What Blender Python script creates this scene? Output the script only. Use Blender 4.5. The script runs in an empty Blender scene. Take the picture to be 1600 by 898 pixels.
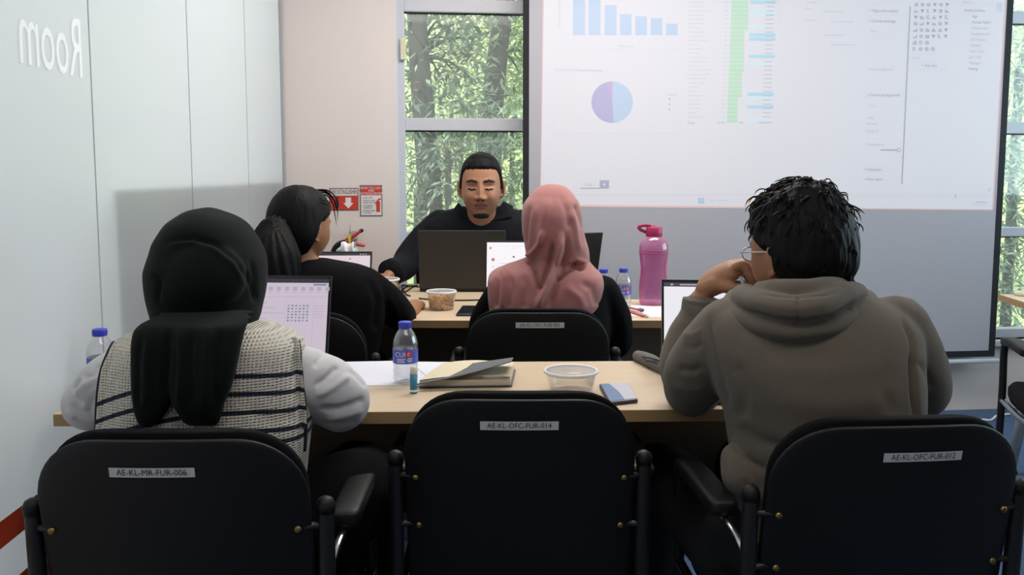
import bpy, bmesh, math, random
import numpy as np
from mathutils import Vector, Matrix, Euler
from mathutils import noise as mnoise
from mathutils.bvhtree import BVHTree

random.seed(7)
C = bpy.context.scene.collection
PI = math.pi
R = math.radians

# ------------------------------------------------------------------ camera, sky, sun, exposure
F, CX, CY, PITCH, CAMH = 1350.0, 800.0, 400.0, R(5.5), 1.2335
cam_d = bpy.data.cameras.new('camera')
cam_d.sensor_width = 36.0
cam_d.lens = F / 1600 * 36.0
cam_d.shift_y = -(449 - CY) / 1600
cam_d.clip_start = 0.05
cam = bpy.data.objects.new('camera', cam_d)
C.objects.link(cam)
cam.location = (0, 0, CAMH)
cam.rotation_euler = (PI / 2 - PITCH, 0, 0)
sc = bpy.context.scene
sc.camera = cam
sc.view_settings.view_transform = 'Standard'
sc.view_settings.look = 'None'
sc.view_settings.gamma = 1
sc.view_settings.use_curve_mapping = False
sc.view_settings.exposure = 0.0

world = bpy.data.worlds.new('sky')
sc.world = world
world.use_nodes = True
_bg = world.node_tree.nodes['Background']
_bg.inputs[0].default_value = (0.80, 0.90, 1.0, 1)
_bg.inputs[1].default_value = 2.2

SUN, CEIL_BACK, CEIL_FRONT, CORRIDOR, SIDE_SKY = 5.0, 46.0, 12.5, 150.0, 70.0
SCREEN_GLOW, LAPTOP_GLOW = 0.275, 0.76

def lamp(name, kind, loc, rot, energy, color=(1, 1, 1), size=1.0, size_y=None, angle=None):
    l = bpy.data.lights.new(name, kind)
    l.energy = energy
    l.color = color
    if kind == 'AREA':
        l.size = size
        if size_y:
            l.shape = 'RECTANGLE'
            l.size_y = size_y
    if angle is not None:
        l.angle = angle
    o = bpy.data.objects.new(name, l)
    C.objects.link(o)
    o.location = loc
    o.rotation_euler = rot
    return o

lamp('sun', 'SUN', (0, -5, 12), (R(42), 0, R(-24)), SUN, (1, 0.95, 0.82), angle=R(3))
lamp('ceiling_lamp_light', 'AREA', (0.45, 3.0, 2.62), (0, 0, 0), CEIL_BACK, (1, 0.93, 0.88), 1.6, 0.5)
lamp('ceiling_lamp_light', 'AREA', (0.3, 0.55, 2.62), (0, 0, 0), CEIL_FRONT, (1, 0.94, 0.88), 1.6, 0.5)
lamp('side_window_sky_light', 'AREA', (3.75, 2.9, 1.75), (0, R(90), 0), SIDE_SKY, (0.70, 0.84, 1.0), 1.4, 2.4)
lamp('corridor_lamp_light', 'AREA', (-2.45, 2.0, 2.3), (0, R(-62), 0), CORRIDOR, (0.93, 0.98, 1.0), 3.0, 6.0)

# ------------------------------------------------------------------ helpers
cp, sp_ = math.cos(PITCH), math.sin(PITCH)

def ray(px, py):
    u = (px - CX) / F
    v = (CY - py) / F
    return Vector((u, cp + v * sp_, -sp_ + v * cp))

def at(px, py, Y):
    """the point of the place that the photograph shows at px, py, at a distance of Y metres"""
    r = ray(px, py)
    t = Y / r.y
    return Vector((r.x * t, Y, CAMH + r.z * t))

def atz(px, py, z):
    r = ray(px, py)
    t = (z - CAMH) / r.z
    return Vector((r.x * t, r.y * t, z))

def atp(px, py, p0, n):
    r = ray(px, py)
    o = Vector((0, 0, CAMH))
    t = (Vector(p0) - o).dot(n) / r.dot(n)
    return o + r * t

def project(v):
    v = np.asarray(v, float)
    X, Y, Z = v[:, 0], v[:, 1], v[:, 2] - CAMH
    d = Y * cp - Z * sp_
    u = Y * sp_ + Z * cp
    return CX + F * X / d, CY - F * u / d

MW = {}
def wm(o):
    return MW.get(o.name, Matrix.Identity(4)) if o else Matrix.Identity(4)

def tag(o, label=None, cat=None, group=None, kind=None):
    if label: o['label'] = label
    if cat: o['category'] = cat
    if group: o['group'] = group
    if kind: o['kind'] = kind
    return o

def thing(name, label, cat, loc=(0, 0, 0), rz=0.0, group=None, kind=None):
    o = bpy.data.objects.new(name, None)
    o.empty_display_size = 0.05
    C.objects.link(o)
    o.location = loc
    o.rotation_euler = (0, 0, rz)
    MW[o.name] = Matrix.Translation(Vector(loc)) @ Matrix.Rotation(rz, 4, 'Z')
    return tag(o, label, cat, group, kind)

def place(o, loc, rz=0.0):
    o.location = loc
    o.rotation_euler = (0, 0, rz)

def copy_tree(o, parent=None):
    c = o.copy()
    C.objects.link(c)
    if parent:
        c.parent = parent
    for ch in list(o.children):
        copy_tree(ch, c)
    return c

def sm(a, b, x):
    t = np.clip((np.asarray(x, float) - a) / (b - a), 0, 1)
    return t * t * (3 - 2 * t)

class MB:
    """collects shapes and links them as one mesh object"""
    def __init__(s):
        s.v, s.f, s.m = [], [], []
    def add(s, verts, faces, mi=0):
        b = len(s.v)
        s.v.extend([tuple(p) for p in verts])
        for f in faces:
            s.f.append(tuple(i + b for i in f))
            s.m.append(mi)
        return s
    def box(s, c, size, M=None, mi=0):
        x, y, z = [k / 2 for k in size]
        vs = [Vector((sx * x, sy * y, sz * z)) for sx in (-1, 1) for sy in (-1, 1) for sz in (-1, 1)]
        if M is not None:
            vs = [M @ p for p in vs]
        c = Vector(c)
        return s.add([p + c for p in vs], [(0, 1, 3, 2), (4, 6, 7, 5), (0, 4, 5, 1), (2, 3, 7, 6), (0, 2, 6, 4), (1, 5, 7, 3)], mi)
    def prism(s, pts, ext, mi=0):
        """polygon of 3D points extruded along the vector ext"""
        n = len(pts)
        e = Vector(ext)
        vs = [Vector(p) for p in pts] + [Vector(p) + e for p in pts]
        fs = [tuple(range(n))[::-1], tuple(range(n, 2 * n))] + [(i, (i + 1) % n, n + (i + 1) % n, n + i) for i in range(n)]
        return s.add(vs, fs, mi)
    def flat(s, pts, mi=0):
        return s.add(pts, [tuple(range(len(pts)))], mi)
    def grid(s, g, close_u=True, cap=True, mi=0):
        """g: rows of rings of points"""
        nr, nc = len(g), len(g[0])
        vs = [p for row in g for p in row]
        fs = []
        for i in range(nr - 1):
            for j in range(nc if close_u else nc - 1):
                k = (j + 1) % nc
                fs.append((i * nc + j, i * nc + k, (i + 1) * nc + k, (i + 1) * nc + j))
        if cap and close_u:
            fs.append(tuple(range(nc))[::-1])
            fs.append(tuple((nr - 1) * nc + j for j in range(nc)))
        return s.add(vs, fs, mi)
    def tube(s, pts, rad, seg=12, mi=0, sub=0, flat=1.0, up=None, cap_round=True):
        P = [Vector(p) for p in pts]
        rr = list(rad) if hasattr(rad, '__len__') else [rad] * len(P)
        if sub:
            P, rr = spline(P, rr, sub)
        n = len(P)
        T = [(P[min(i + 1, n - 1)] - P[max(i - 1, 0)]).normalized() for i in range(n)]
        a = Vector(up) if up is not None else (Vector((0, 0, 1)) if abs(T[0].z) < 0.9 else Vector((1, 0, 0)))
        rows = []
        N = (a - T[0] * a.dot(T[0])).normalized()
        def ring(c, t, N, r):
            B = t.cross(N)
            return [c + N * (math.cos(2 * PI * k / seg) * r * flat) + B * (math.sin(2 * PI * k / seg) * r) for k in range(seg)]
        for i in range(n):
            N = (N - T[i] * N.dot(T[i])).normalized()
            if i == 0 and cap_round:
                for q in (0.15, 0.6, 0.9):
                    rows.append(ring(P[0] - T[0] * rr[0] * math.sqrt(max(0, 1 - q * q)) * 0.9, T[0], N, rr[0] * q))
            rows.append(ring(P[i], T[i], N, rr[i]))
            if i == n - 1 and cap_round:
                for q in (0.9, 0.6, 0.15):
                    rows.append(ring(P[i] + T[i] * rr[i] * math.sqrt(max(0, 1 - q * q)) * 0.9, T[i], N, rr[i] * q))
        return s.grid(rows, True, True, mi)
    def lathe(s, prof, c=(0, 0, 0), seg=32, mi=0, cap=True, M=None):
        c = Vector(c)
        rows = []
        for r, z in prof:
            row = [Vector((r * math.cos(2 * PI * k / seg), r * math.sin(2 * PI * k / seg), z)) for k in range(seg)]
            if M is not None:
                row = [M @ p for p in row]
            rows.append([p + c for p in row])
        return s.grid(rows, True, cap, mi)
    def ell(s, c, r, M=None, n=16, mi=0):
        c = Vector(c)
        rows = []
        for i in range(1, n):
            a = -PI / 2 + PI * i / n
            row = [Vector((r[0] * math.cos(a) * math.cos(2 * PI * k / (2 * n)), r[1] * math.cos(a) * math.sin(2 * PI * k / (2 * n)), r[2] * math.sin(a))) for k in range(2 * n)]
            if M is not None:
                row = [M @ p for p in row]
            rows.append([p + c for p in row])
        return s.grid(rows, True, True, mi)
    def merge(s, o, M=None, mi=None):
        b = len(s.v)
        s.v.extend([tuple(M @ Vector(p)) for p in o.v] if M is not None else o.v)
        s.f.extend([tuple(i + b for i in f) for f in o.f])
        s.m.extend(o.m if mi is None else [mi] * len(o.f))
        return s
    def build(s, name, mats, parent=None, smooth=False, bevel=0, world=True, subsurf=0, fix=True):
        me = bpy.data.meshes.new(name)
        V = s.v
        if world and parent is not None:
            inv = wm(parent).inverted()
            V = [tuple(inv @ Vector(p)) for p in V]
        me.from_pydata([tuple(p) for p in V], [], s.f)
        if not hasattr(mats, '__len__'):
            mats = [mats]
        for m in mats:
            me.materials.append(m)
        me.polygons.foreach_set('material_index', s.m)
        if fix:
            bm = bmesh.new()
            bm.from_mesh(me)
            bmesh.ops.recalc_face_normals(bm, faces=bm.faces)
            bm.to_mesh(me)
            bm.free()
        if smooth:
            me.polygons.foreach_set('use_smooth', [True] * len(me.polygons))
        me.update()
        o = bpy.data.objects.new(name, me)
        C.objects.link(o)
        if parent is not None:
            o.parent = parent
            MW[o.name] = wm(parent)
        if bevel:
            b = o.modifiers.new('edge', 'BEVEL')
            b.width = bevel
            b.segments = 2
            b.limit_method = 'ANGLE'
        if subsurf:
            b = o.modifiers.new('round', 'SUBSURF')
            b.levels = b.render_levels = subsurf
        return o

def spline(P, rr, sub):
    out, ro = [], []
    n = len(P)
    for i in range(n - 1):
        p0, p1, p2, p3 = P[max(i - 1, 0)], P[i], P[i + 1], P[min(i + 2, n - 1)]
        for k in range(sub):
            t = k / sub
            out.append(0.5 * ((2 * p1) + (p2 - p0) * t + (2 * p0 - 5 * p1 + 4 * p2 - p3) * t * t + (3 * p1 - p0 - 3 * p2 + p3) * t ** 3))
            ro.append(rr[i] * (1 - t) + rr[i + 1] * t)
    out.append(P[-1])
    ro.append(rr[-1])
    return out, ro

def pchip(xs, ys, q):
    """smooth monotone-ish interpolation"""
    xs, ys, q = np.array(xs, float), np.array(ys, float), np.array(q, float)
    h = np.diff(xs)
    d = np.diff(ys) / h
    m = np.zeros(len(xs))
    m[0], m[-1] = d[0], d[-1]
    for i in range(1, len(xs) - 1):
        if d[i - 1] * d[i] > 0:
            w1, w2 = 2 * h[i] + h[i - 1], h[i] + 2 * h[i - 1]
            m[i] = (w1 + w2) / (w1 / d[i - 1] + w2 / d[i])
    k = np.clip(np.searchsorted(xs, q) - 1, 0, len(xs) - 2)
    t = (q - xs[k]) / h[k]
    return ((1 + 2 * t) * (1 - t) ** 2 * ys[k] + t * (1 - t) ** 2 * h[k] * m[k] + t * t * (3 - 2 * t) * ys[k + 1] + t * t * (t - 1) * h[k] * m[k + 1])

def sil(mb, rows, nrow=60, seg=72, power=2.0):
    """a solid with horizontal rings: each row gives the height seen at py, the left and right edge, the distance and half-depth"""
    a = np.array([r[:5] for r in rows], float)
    q = np.linspace(a[0, 0], a[-1, 0], nrow)
    L, Rr, Y, D = [pchip(a[:, 0], a[:, i], q) for i in (1, 2, 3, 4)]
    g = []
    for i in range(nrow):
        pl, pr = at(L[i], q[i], Y[i]), at(Rr[i], q[i], Y[i])
        c, hw = (pl + pr) / 2, (pr.x - pl.x) / 2
        row = []
        for k in range(seg):
            t = 2 * PI * k / seg
            ct, st = math.cos(t), math.sin(t)
            e = 2 / power
            row.append(c + Vector((hw * math.copysign(abs(ct) ** e, ct), D[i] * math.copysign(abs(st) ** e, st), 0)))
        g.append(row)
    mb.grid(g)
    return mb

def evald(mb, voxel=None, smooth=0, sfac=0.5):
    """voxel-merge what a builder holds into one continuous surface"""
    me = bpy.data.meshes.new('tmp')
    me.from_pydata([tuple(p) for p in mb.v], [], mb.f)
    bm = bmesh.new(); bm.from_mesh(me); bmesh.ops.recalc_face_normals(bm, faces=bm.faces); bm.to_mesh(me); bm.free()
    o = bpy.data.objects.new('tmp', me)
    C.objects.link(o)
    if voxel:
        r = o.modifiers.new('r', 'REMESH'); r.mode = 'VOXEL'; r.voxel_size = voxel
    if smooth:
        s = o.modifiers.new('s', 'SMOOTH'); s.iterations = smooth; s.factor = sfac
    dg = bpy.context.evaluated_depsgraph_get()
    ev = o.evaluated_get(dg)
    m2 = bpy.data.meshes.new_from_object(ev)
    n = len(m2.vertices)
    v = np.empty(n * 3); m2.vertices.foreach_get('co', v)
    nn = np.empty(n * 3); m2.vertex_normals.foreach_get('vector', nn)
    f = [tuple(p.vertices) for p in m2.polygons]
    bpy.data.objects.remove(o); bpy.data.meshes.remove(me); bpy.data.meshes.remove(m2)
    return v.reshape(-1, 3), nn.reshape(-1, 3), f

def from_np(v, f):
    m = MB()
    m.v = [tuple(p) for p in v]
    m.f = f
    m.m = [0] * len(f)
    return m

def fold(v, n, lines, noise_amp=0.0, noise_scale=(9, 9, 9), fine=0.0, seed=0.0, facing=True):
    """cloth folds: ridges (amp > 0) and creases (amp < 0) along lines seen in the photograph, plus soft noise"""
    px, py = project(v)
    to = np.array([0, 0, CAMH]) - v
    to /= np.linalg.norm(to, axis=1)[:, None]
    fc = np.clip((n * to).sum(1) * 2.0 + 0.25, 0, 1) if facing else np.ones(len(v))
    d = np.zeros(len(v))
    for pts, w, amp in lines:
        best = np.full(len(v), 1e9)
        tp = np.zeros(len(v))
        cum = np.cumsum([0] + [math.hypot(b[0] - a[0], b[1] - a[1]) for a, b in zip(pts[:-1], pts[1:])])
        for si, ((x0, y0), (x1, y1)) in enumerate(zip(pts[:-1], pts[1:])):
            dx, dy = x1 - x0, y1 - y0
            t = np.clip(((px - x0) * dx + (py - y0) * dy) / (dx * dx + dy * dy), 0, 1)
            ds_ = np.hypot(px - x0 - t * dx, py - y0 - t * dy)
            near = ds_ < best
            best[near] = ds_[near]
            tp[near] = ((cum[si] + t * (cum[si + 1] - cum[si])) / cum[-1])[near]
        d += amp * np.exp(-(best / w) ** 2) * fc * sm(0, .22, tp) * sm(1.0, .85, tp)
    if noise_amp or fine:
        for i, p in enumerate(v):
            if noise_amp:
                d[i] += noise_amp * mnoise.noise(Vector((p[0] * noise_scale[0] + seed, p[1] * noise_scale[1], p[2] * noise_scale[2])))
            if fine:
                d[i] += fine * mnoise.noise(Vector((p[0] * 30 + seed, p[1] * 30, p[2] * 30)))
    return v + n * d[:, None]

def text_mb(s, size, align='CENTER', extrude=0.0, spacing=1.0):
    cu = bpy.data.curves.new('t', 'FONT')
    cu.body = s
    cu.size = size
    cu.align_x = align
    cu.align_y = 'CENTER'
    cu.extrude = extrude
    cu.space_character = spacing
    cu.resolution_u = 3
    o = bpy.data.objects.new('t', cu)
    C.objects.link(o)
    dg = bpy.context.evaluated_depsgraph_get()
    me = bpy.data.meshes.new_from_object(o.evaluated_get(dg))
    m = MB()
    m.add([tuple(v.co) for v in me.vertices], [tuple(p.vertices) for p in me.polygons])
    bpy.data.objects.remove(o); bpy.data.curves.remove(cu); bpy.data.meshes.remove(me)
    return m

# ------------------------------------------------------------------ materials
def lin(c):
    if isinstance(c, str):
        c = tuple(int(c[i:i + 2], 16) / 255 for i in (0, 2, 4))
    return tuple(x / 12.92 if x <= 0.04045 else ((x + 0.055) / 1.055) ** 2.4 for x in c)

def pm(name, col, rough=0.6, var=0.10, scale=30.0, bump=0.0, bscale=250.0, metal=0.0, sheen=0.0, spec=0.5, col2=None, stretch=None, emit=None, estr=0.0):
    m = bpy.data.materials.new(name)
    m.use_nodes = True
    nt = m.node_tree
    b = nt.nodes['Principled BSDF']
    c = lin(col)
    c2 = lin(col2) if col2 else tuple(x * (1 - var) for x in c)
    tc = nt.nodes.new('ShaderNodeTexCoord')
    mp = nt.nodes.new('ShaderNodeMapping')
    if stretch:
        mp.inputs['Scale'].default_value = stretch
    nt.links.new(tc.outputs['Object'], mp.inputs['Vector'])
    nz = nt.nodes.new('ShaderNodeTexNoise')
    nz.inputs['Scale'].default_value = scale
    nz.inputs['Detail'].default_value = 4
    nt.links.new(mp.outputs[0], nz.inputs['Vector'])
    mx = nt.nodes.new('ShaderNodeMix')
    mx.data_type = 'RGBA'
    mx.inputs[6].default_value = (*c, 1)
    mx.inputs[7].default_value = (*c2, 1)
    nt.links.new(nz.outputs['Fac'], mx.inputs[0])
    nt.links.new(mx.outputs[2], b.inputs['Base Color'])
    b.inputs['Roughness'].default_value = rough
    b.inputs['Metallic'].default_value = metal
    b.inputs['Specular IOR Level'].default_value = spec
    if sheen:
        b.inputs['Sheen Weight'].default_value = sheen
        b.inputs['Sheen Roughness'].default_value = 0.5
    if bump:
        n2 = nt.nodes.new('ShaderNodeTexNoise')
        n2.inputs['Scale'].default_value = bscale
        n2.inputs['Detail'].default_value = 2
        nt.links.new(mp.outputs[0], n2.inputs['Vector'])
        bp = nt.nodes.new('ShaderNodeBump')
        bp.inputs['Strength'].default_value = bump
        bp.inputs['Distance'].default_value = 0.004
        nt.links.new(n2.outputs['Fac'], bp.inputs['Height'])
        nt.links.new(bp.outputs[0], b.inputs['Normal'])
    if emit:
        b.inputs['Emission Color'].default_value = (*lin(emit), 1)
        b.inputs['Emission Strength'].default_value = estr
    return m

def clear(name, tint='ffffff', gloss=0.12, milk=0.0, rough=0.05):
    """thin clear plastic or glass: lets light through, mirrors a little more at grazing angles"""
    m = bpy.data.materials.new(name)
    m.use_nodes = True
    nt = m.node_tree
    nt.nodes.clear()
    out = nt.nodes.new('ShaderNodeOutputMaterial')
    tr = nt.nodes.new('ShaderNodeBsdfTransparent')
    tr.inputs[0].default_value = (*lin(tint), 1)
    gl = nt.nodes.new('ShaderNodeBsdfGlossy')
    gl.inputs['Roughness'].default_value = rough
    lw = nt.nodes.new('ShaderNodeLayerWeight')
    lw.inputs[0].default_value = 0.35
    mr = nt.nodes.new('ShaderNodeMapRange')
    mr.inputs['To Min'].default_value = gloss * 0.4
    mr.inputs['To Max'].default_value = min(1.0, gloss * 4)
    nt.links.new(lw.outputs['Facing'], mr.inputs[0])
    mix = nt.nodes.new('ShaderNodeMixShader')
    nt.links.new(mr.outputs[0], mix.inputs[0])
    nt.links.new(tr.outputs[0], mix.inputs[1])
    nt.links.new(gl.outputs[0], mix.inputs[2])
    last = mix
    if milk:
        df = nt.nodes.new('ShaderNodeBsdfDiffuse')
        df.inputs[0].default_value = (*lin(tint), 1)
        m2 = nt.nodes.new('ShaderNodeMixShader')
        m2.inputs[0].default_value = milk
        nt.links.new(mix.outputs[0], m2.inputs[1])
        nt.links.new(df.outputs[0], m2.inputs[2])
        last = m2
    nt.links.new(last.outputs[0], out.inputs[0])
    return m

def glow(name, col, strength):
    """what a lit display or a projected picture gives off"""
    m = bpy.data.materials.new(name)
    m.use_nodes = True
    b = m.node_tree.nodes['Principled BSDF']
    b.inputs['Base Color'].default_value = (*[x * 0.25 for x in lin(col)], 1)
    b.inputs['Roughness'].default_value = 0.6
    b.inputs['Emission Color'].default_value = (*lin(col), 1)
    b.inputs['Emission Strength'].default_value = strength
    return m

M = {}
M['wall'] = pm('painted_wall', 'd9cfcb', 0.85, 0.04, 4, 0.10, 160)
M['ceiling'] = pm('ceiling_paint', 'e2e0dc', 0.9, 0.03)
M['carpet'] = pm('blue_carpet', '4b6485', 0.95, 0.45, 120, 0.5, 500, col2='364c69')
M['frame'] = pm('window_aluminium', 'c3c4cc', 0.45, 0.05)
M['jamb'] = pm('window_jamb', 'c9d3e2', 0.6, 0.04)  # bluish tint puts the daylight on the reveal into its colour
M['gasket'] = pm('black_gasket', '15171b', 0.6)
M['glass'] = clear('window_glass', 'f4faf8', 0.05, 0.09)  # milky share imitates haze and reflection over the view outside
M['black'] = pm('black_plastic', '0f1012', 0.5, 0.15, 60, 0.12, 600, spec=0.35)
M['black_fabric'] = pm('black_seat_fabric', '0e0f12', 0.95, 0.2, 200, 0.3, 700, spec=0.2)
M['black_metal'] = pm('black_powder_coat', '17181a', 0.42, 0.1)
M['brass'] = pm('brass_screw', '8d7a4c', 0.35, 0.1, metal=0.9)
M['sticker'] = pm('sticker_paper', 'c9ced0', 0.6, 0.05)
M['ink'] = pm('black_ink', '23242a', 0.7)
M['wood'] = pm('pale_wood_top', 'cfbda4', 0.40, 0.16, 3, 0, col2='c3ab8c', stretch=(1.5, 24, 8))
M['wood_edge'] = pm('wood_edge_band', 'a98b62', 0.5, 0.14, 4, 0, stretch=(2, 20, 20))
M['wood_panel'] = pm('wood_panel', '8f7a62', 0.6, 0.15, 3, 0, stretch=(2, 8, 24))
M['leg_metal'] = pm('pale_grey_metal', 'c9c6be', 0.4, 0.05)
M['chrome'] = pm('chrome', 'c8c8c8', 0.2, 0.05, metal=1.0)
M['skin'] = pm('skin_warm', 'a57456', 0.5, 0.12, 25, 0.05, 300)
M['skin_tan'] = pm('skin_tan', '9d6d4d', 0.5, 0.14, 25, 0.05, 300)
M['skin_pale'] = pm('skin_pale', 'c79a80', 0.5, 0.12, 25, 0.05, 300)
M['lip'] = pm('lip', '8a4f45', 0.45)
M['hair'] = pm('black_hair', '0c0b0c', 0.6, 0.4, 90, 0.6, 130, stretch=(1, 1, 0.12), spec=0.15)
M['stubble'] = pm('beard_hair', '1d1613', 0.8, 0.3, 200, 0.6, 700)
M['dark_hijab'] = pm('dark_green_cloth', '0f1614', 0.9, 0.2, 20, 0.25, 900, sheen=0.04, spec=0.1)
M['pink_hijab'] = pm('dusty_pink_cloth', 'a9716e', 0.9, 0.10, 18, 0.35, 900, sheen=0.25, spec=0.15)
M['black_cloth'] = pm('black_cloth', '0c0c0f', 0.95, 0.2, 20, 0.2, 700, spec=0.12)
M['navy_shirt'] = pm('black_navy_shirt', '0f1118', 0.85, 0.2, 20, 0.2, 700, spec=0.2)
M['hoodie'] = pm('taupe_fleece', '675f56', 0.95, 0.10, 60, 0.4, 900, sheen=0.15, spec=0.1)
M['white_shirt'] = pm('white_cotton', 'd0cdd0', 0.9, 0.05, 20, 0.15, 700, spec=0.15)
M['trousers'] = pm('dark_trousers', '101116', 0.95, 0.15, 20)
M['shoe'] = pm('dark_shoe', '15120f', 0.5)
M['trim_navy'] = pm('navy_trim', '1d2233', 0.95, 0.1, 200, 0.4, 700)
# ------------------------------------------------------------------ the room
W0 = Vector((0, 4.176, 0))
uW = Vector((1, 0.105, 0)).normalized()
nW = Vector((uW.y, -uW.x, 0))            # towards the room
UP = Vector((0, 0, 1))
RM = 2.7                                 # ceiling height

def wp(s, z, off=0.0):
    return W0 + uW * s + nW * off + UP * z

def ws(px, py=280, off=0.0):
    return (atp(px, py, W0 + nW * off, nW) - W0 - nW * off).dot(uW)

def wz(px, py, off=0.0):
    return atp(px, py, W0 + nW * off, nW).z

def wbox(mb, s0, s1, z0, z1, o0, o1, mi=0):
    """box along the back wall; o is the distance into the room"""
    pts = [wp(s0, z0, o0), wp(s1, z0, o0), wp(s1, z1, o0), wp(s0, z1, o0)]
    return mb.prism(pts, nW * (o1 - o0), mi)

def structure(mb, name, mats, **k):
    o = mb.build(name, mats, **k)
    o['kind'] = 'structure'
    return o

structure(MB().box((0.3, 1.4, -0.05), (6.6, 7.4, 0.1)), 'floor', M['carpet'])
structure(MB().box((0.3, 1.4, RM + 0.05), (6.6, 7.4, 0.1)), 'ceiling', M['ceiling'])
wr_ = MB()
for y0, y1, z0, z1 in ((-2.1, 1.7, 0, RM), (4.1, 5.0, 0, RM), (1.7, 4.1, 0, 1.05), (1.7, 4.1, 2.45, RM)):
    wr_.box((3.45, (y0 + y1) / 2, (z0 + z1) / 2), (0.1, y1 - y0, z1 - z0))
structure(wr_, 'wall_right', M['wall'])
wn = thing('window_3', None, None, (3.45, 2.9, 1.05), kind='structure')
m = MB()
for y in (1.72, 2.9, 4.08): m.box((3.45, y, 1.75), (0.06, 0.04, 1.4))
for z in (1.07, 2.43): m.box((3.45, 2.9, z), (0.06, 2.36, 0.04))
m.build('frame', M['frame'], wn)
for y in (2.31, 3.49):
    m = MB(); m.box((3.46, y, 1.75), (0.006, 1.14, 1.32)); m.build('pane', M['glass'], wn)
structure(MB().box((0.3, -2.15, RM / 2), (6.6, 0.1, RM)), 'wall_rear', M['wall'])
structure(MB().box((-2.75, 1.4, RM / 2), (0.1, 7.0, RM)), 'wall_corridor', M['wall'])

SC = ws(443)
s_a, s_b = ws(622), ws(900)
s_c, s_d = ws(1546), ws(1546) + 1.15
SILL, HEAD = 0.37, 2.40
wb = MB()
wbox(wb, -2.72, s_a, 0, RM, 0, -0.16)
wbox(wb, s_b, s_c, 0, RM, 0, -0.16)
wbox(wb, s_d, 3.5, 0, RM, 0, -0.16)
for a, b in ((s_a, s_b), (s_c, s_d)):
    wbox(wb, a, b, 0, SILL, 0, -0.16)
    wbox(wb, a, b, HEAD, RM, 0, -0.16)
structure(wb, 'wall_back', M['wall'])

def window(name, a, b):
    root = thing(name, None, None, wp((a + b) / 2, 0), kind='structure')
    fr, gk = MB(), MB()
    wd = 0.036
    rails = [(SILL, SILL + 0.045), (0.903, 0.95), (1.436, 1.495), (1.993, 2.053), (HEAD - 0.045, HEAD)]
    for s0, s1 in ((a, a + wd), (b - wd, b)):
        wbox(fr, s0, s1, SILL, HEAD, -0.05, -0.11)
    for z0, z1 in rails:
        wbox(fr, a + wd, b - wd, z0, z1, -0.05, -0.11)
    fr.build('frame', M['frame'], root, bevel=0.003)
    for (z0, z1), (z2, z3) in zip(rails[:-1], rails[1:]):
        p = MB()
        wbox(p, a + wd, b - wd, z1, z2, -0.083, -0.089)
        p.build('pane', M['glass'], root)
        for q0, q1 in ((z2 - 0.006, z2),):
            wbox(gk, a + wd, b - wd, q0, q1, -0.074, -0.081)
    gk.build('gasket', M['gasket'], root)
    j = MB()
    wbox(j, a - 0.0, a + 0.004, SILL, HEAD, 0.001, -0.05)
    wbox(j, b - 0.004, b, SILL, HEAD, 0.001, -0.05)
    j.build('jamb', M['jamb'], root)
    sl = MB()
    wbox(sl, a - 0.03, b + 0.03, SILL - 0.03, SILL, 0.04, -0.05)
    sl.build('sill', M['frame'], root, bevel=0.004)
    return root

w1 = window('window_1', s_a, s_b)
window('window_2', s_c, s_d)
sn = MB()
wbox(sn, ws(625, 75), ws(634, 75), wz(629, 92), wz(629, 58), -0.03, -0.05)
sn.build('window_sensor', pm('cream_plastic', 'd6cfb4', 0.5), w1, bevel=0.003)['label'] = 'cream plastic contact on the window frame'

# frosted glass wall on the left, with its corridor behind
LC = wp(SC, 0)
uL = Vector((0.0524, -1, 0)).normalized()
nL = Vector((1, 0.0524, 0)).normalized()     # into the room
def lp(d, z, off=0.0):
    return LC + uL * d + nL * off + UP * z
def ld(px, py):
    return (atp(px, py, LC, nL) - LC).dot(uL)
def lz(px, py):
    return atp(px, py, LC, nL).z

fg = bpy.data.materials.new('frosted_glass')
fg.use_nodes = True
nt = fg.node_tree
nt.nodes.clear()
o_ = nt.nodes.new('ShaderNodeOutputMaterial')
df = nt.nodes.new('ShaderNodeBsdfDiffuse'); df.inputs[0].default_value = (0.76, 0.77, 0.775, 1)
tl = nt.nodes.new('ShaderNodeBsdfTranslucent'); tl.inputs[0].default_value = (0.80, 0.85, 0.86, 1)
gl = nt.nodes.new('ShaderNodeBsdfGlossy'); gl.inputs['Roughness'].default_value = 0.22
nz = nt.nodes.new('ShaderNodeTexNoise'); nz.inputs['Scale'].default_value = 700
bp = nt.nodes.new('ShaderNodeBump'); bp.inputs['Strength'].default_value = 0.06
nt.links.new(nz.outputs['Fac'], bp.inputs['Height'])
nt.links.new(bp.outputs[0], gl.inputs['Normal'])
m1 = nt.nodes.new('ShaderNodeMixShader'); m1.inputs[0].default_value = 0.7
m2 = nt.nodes.new('ShaderNodeMixShader'); m2.inputs[0].default_value = 0.07
nt.links.new(df.outputs[0], m1.inputs[1]); nt.links.new(tl.outputs[0], m1.inputs[2])
nt.links.new(m1.outputs[0], m2.inputs[1]); nt.links.new(gl.outputs[0], m2.inputs[2])
nt.links.new(m2.outputs[0], o_.inputs[0])
M['frosted'] = fg

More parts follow.
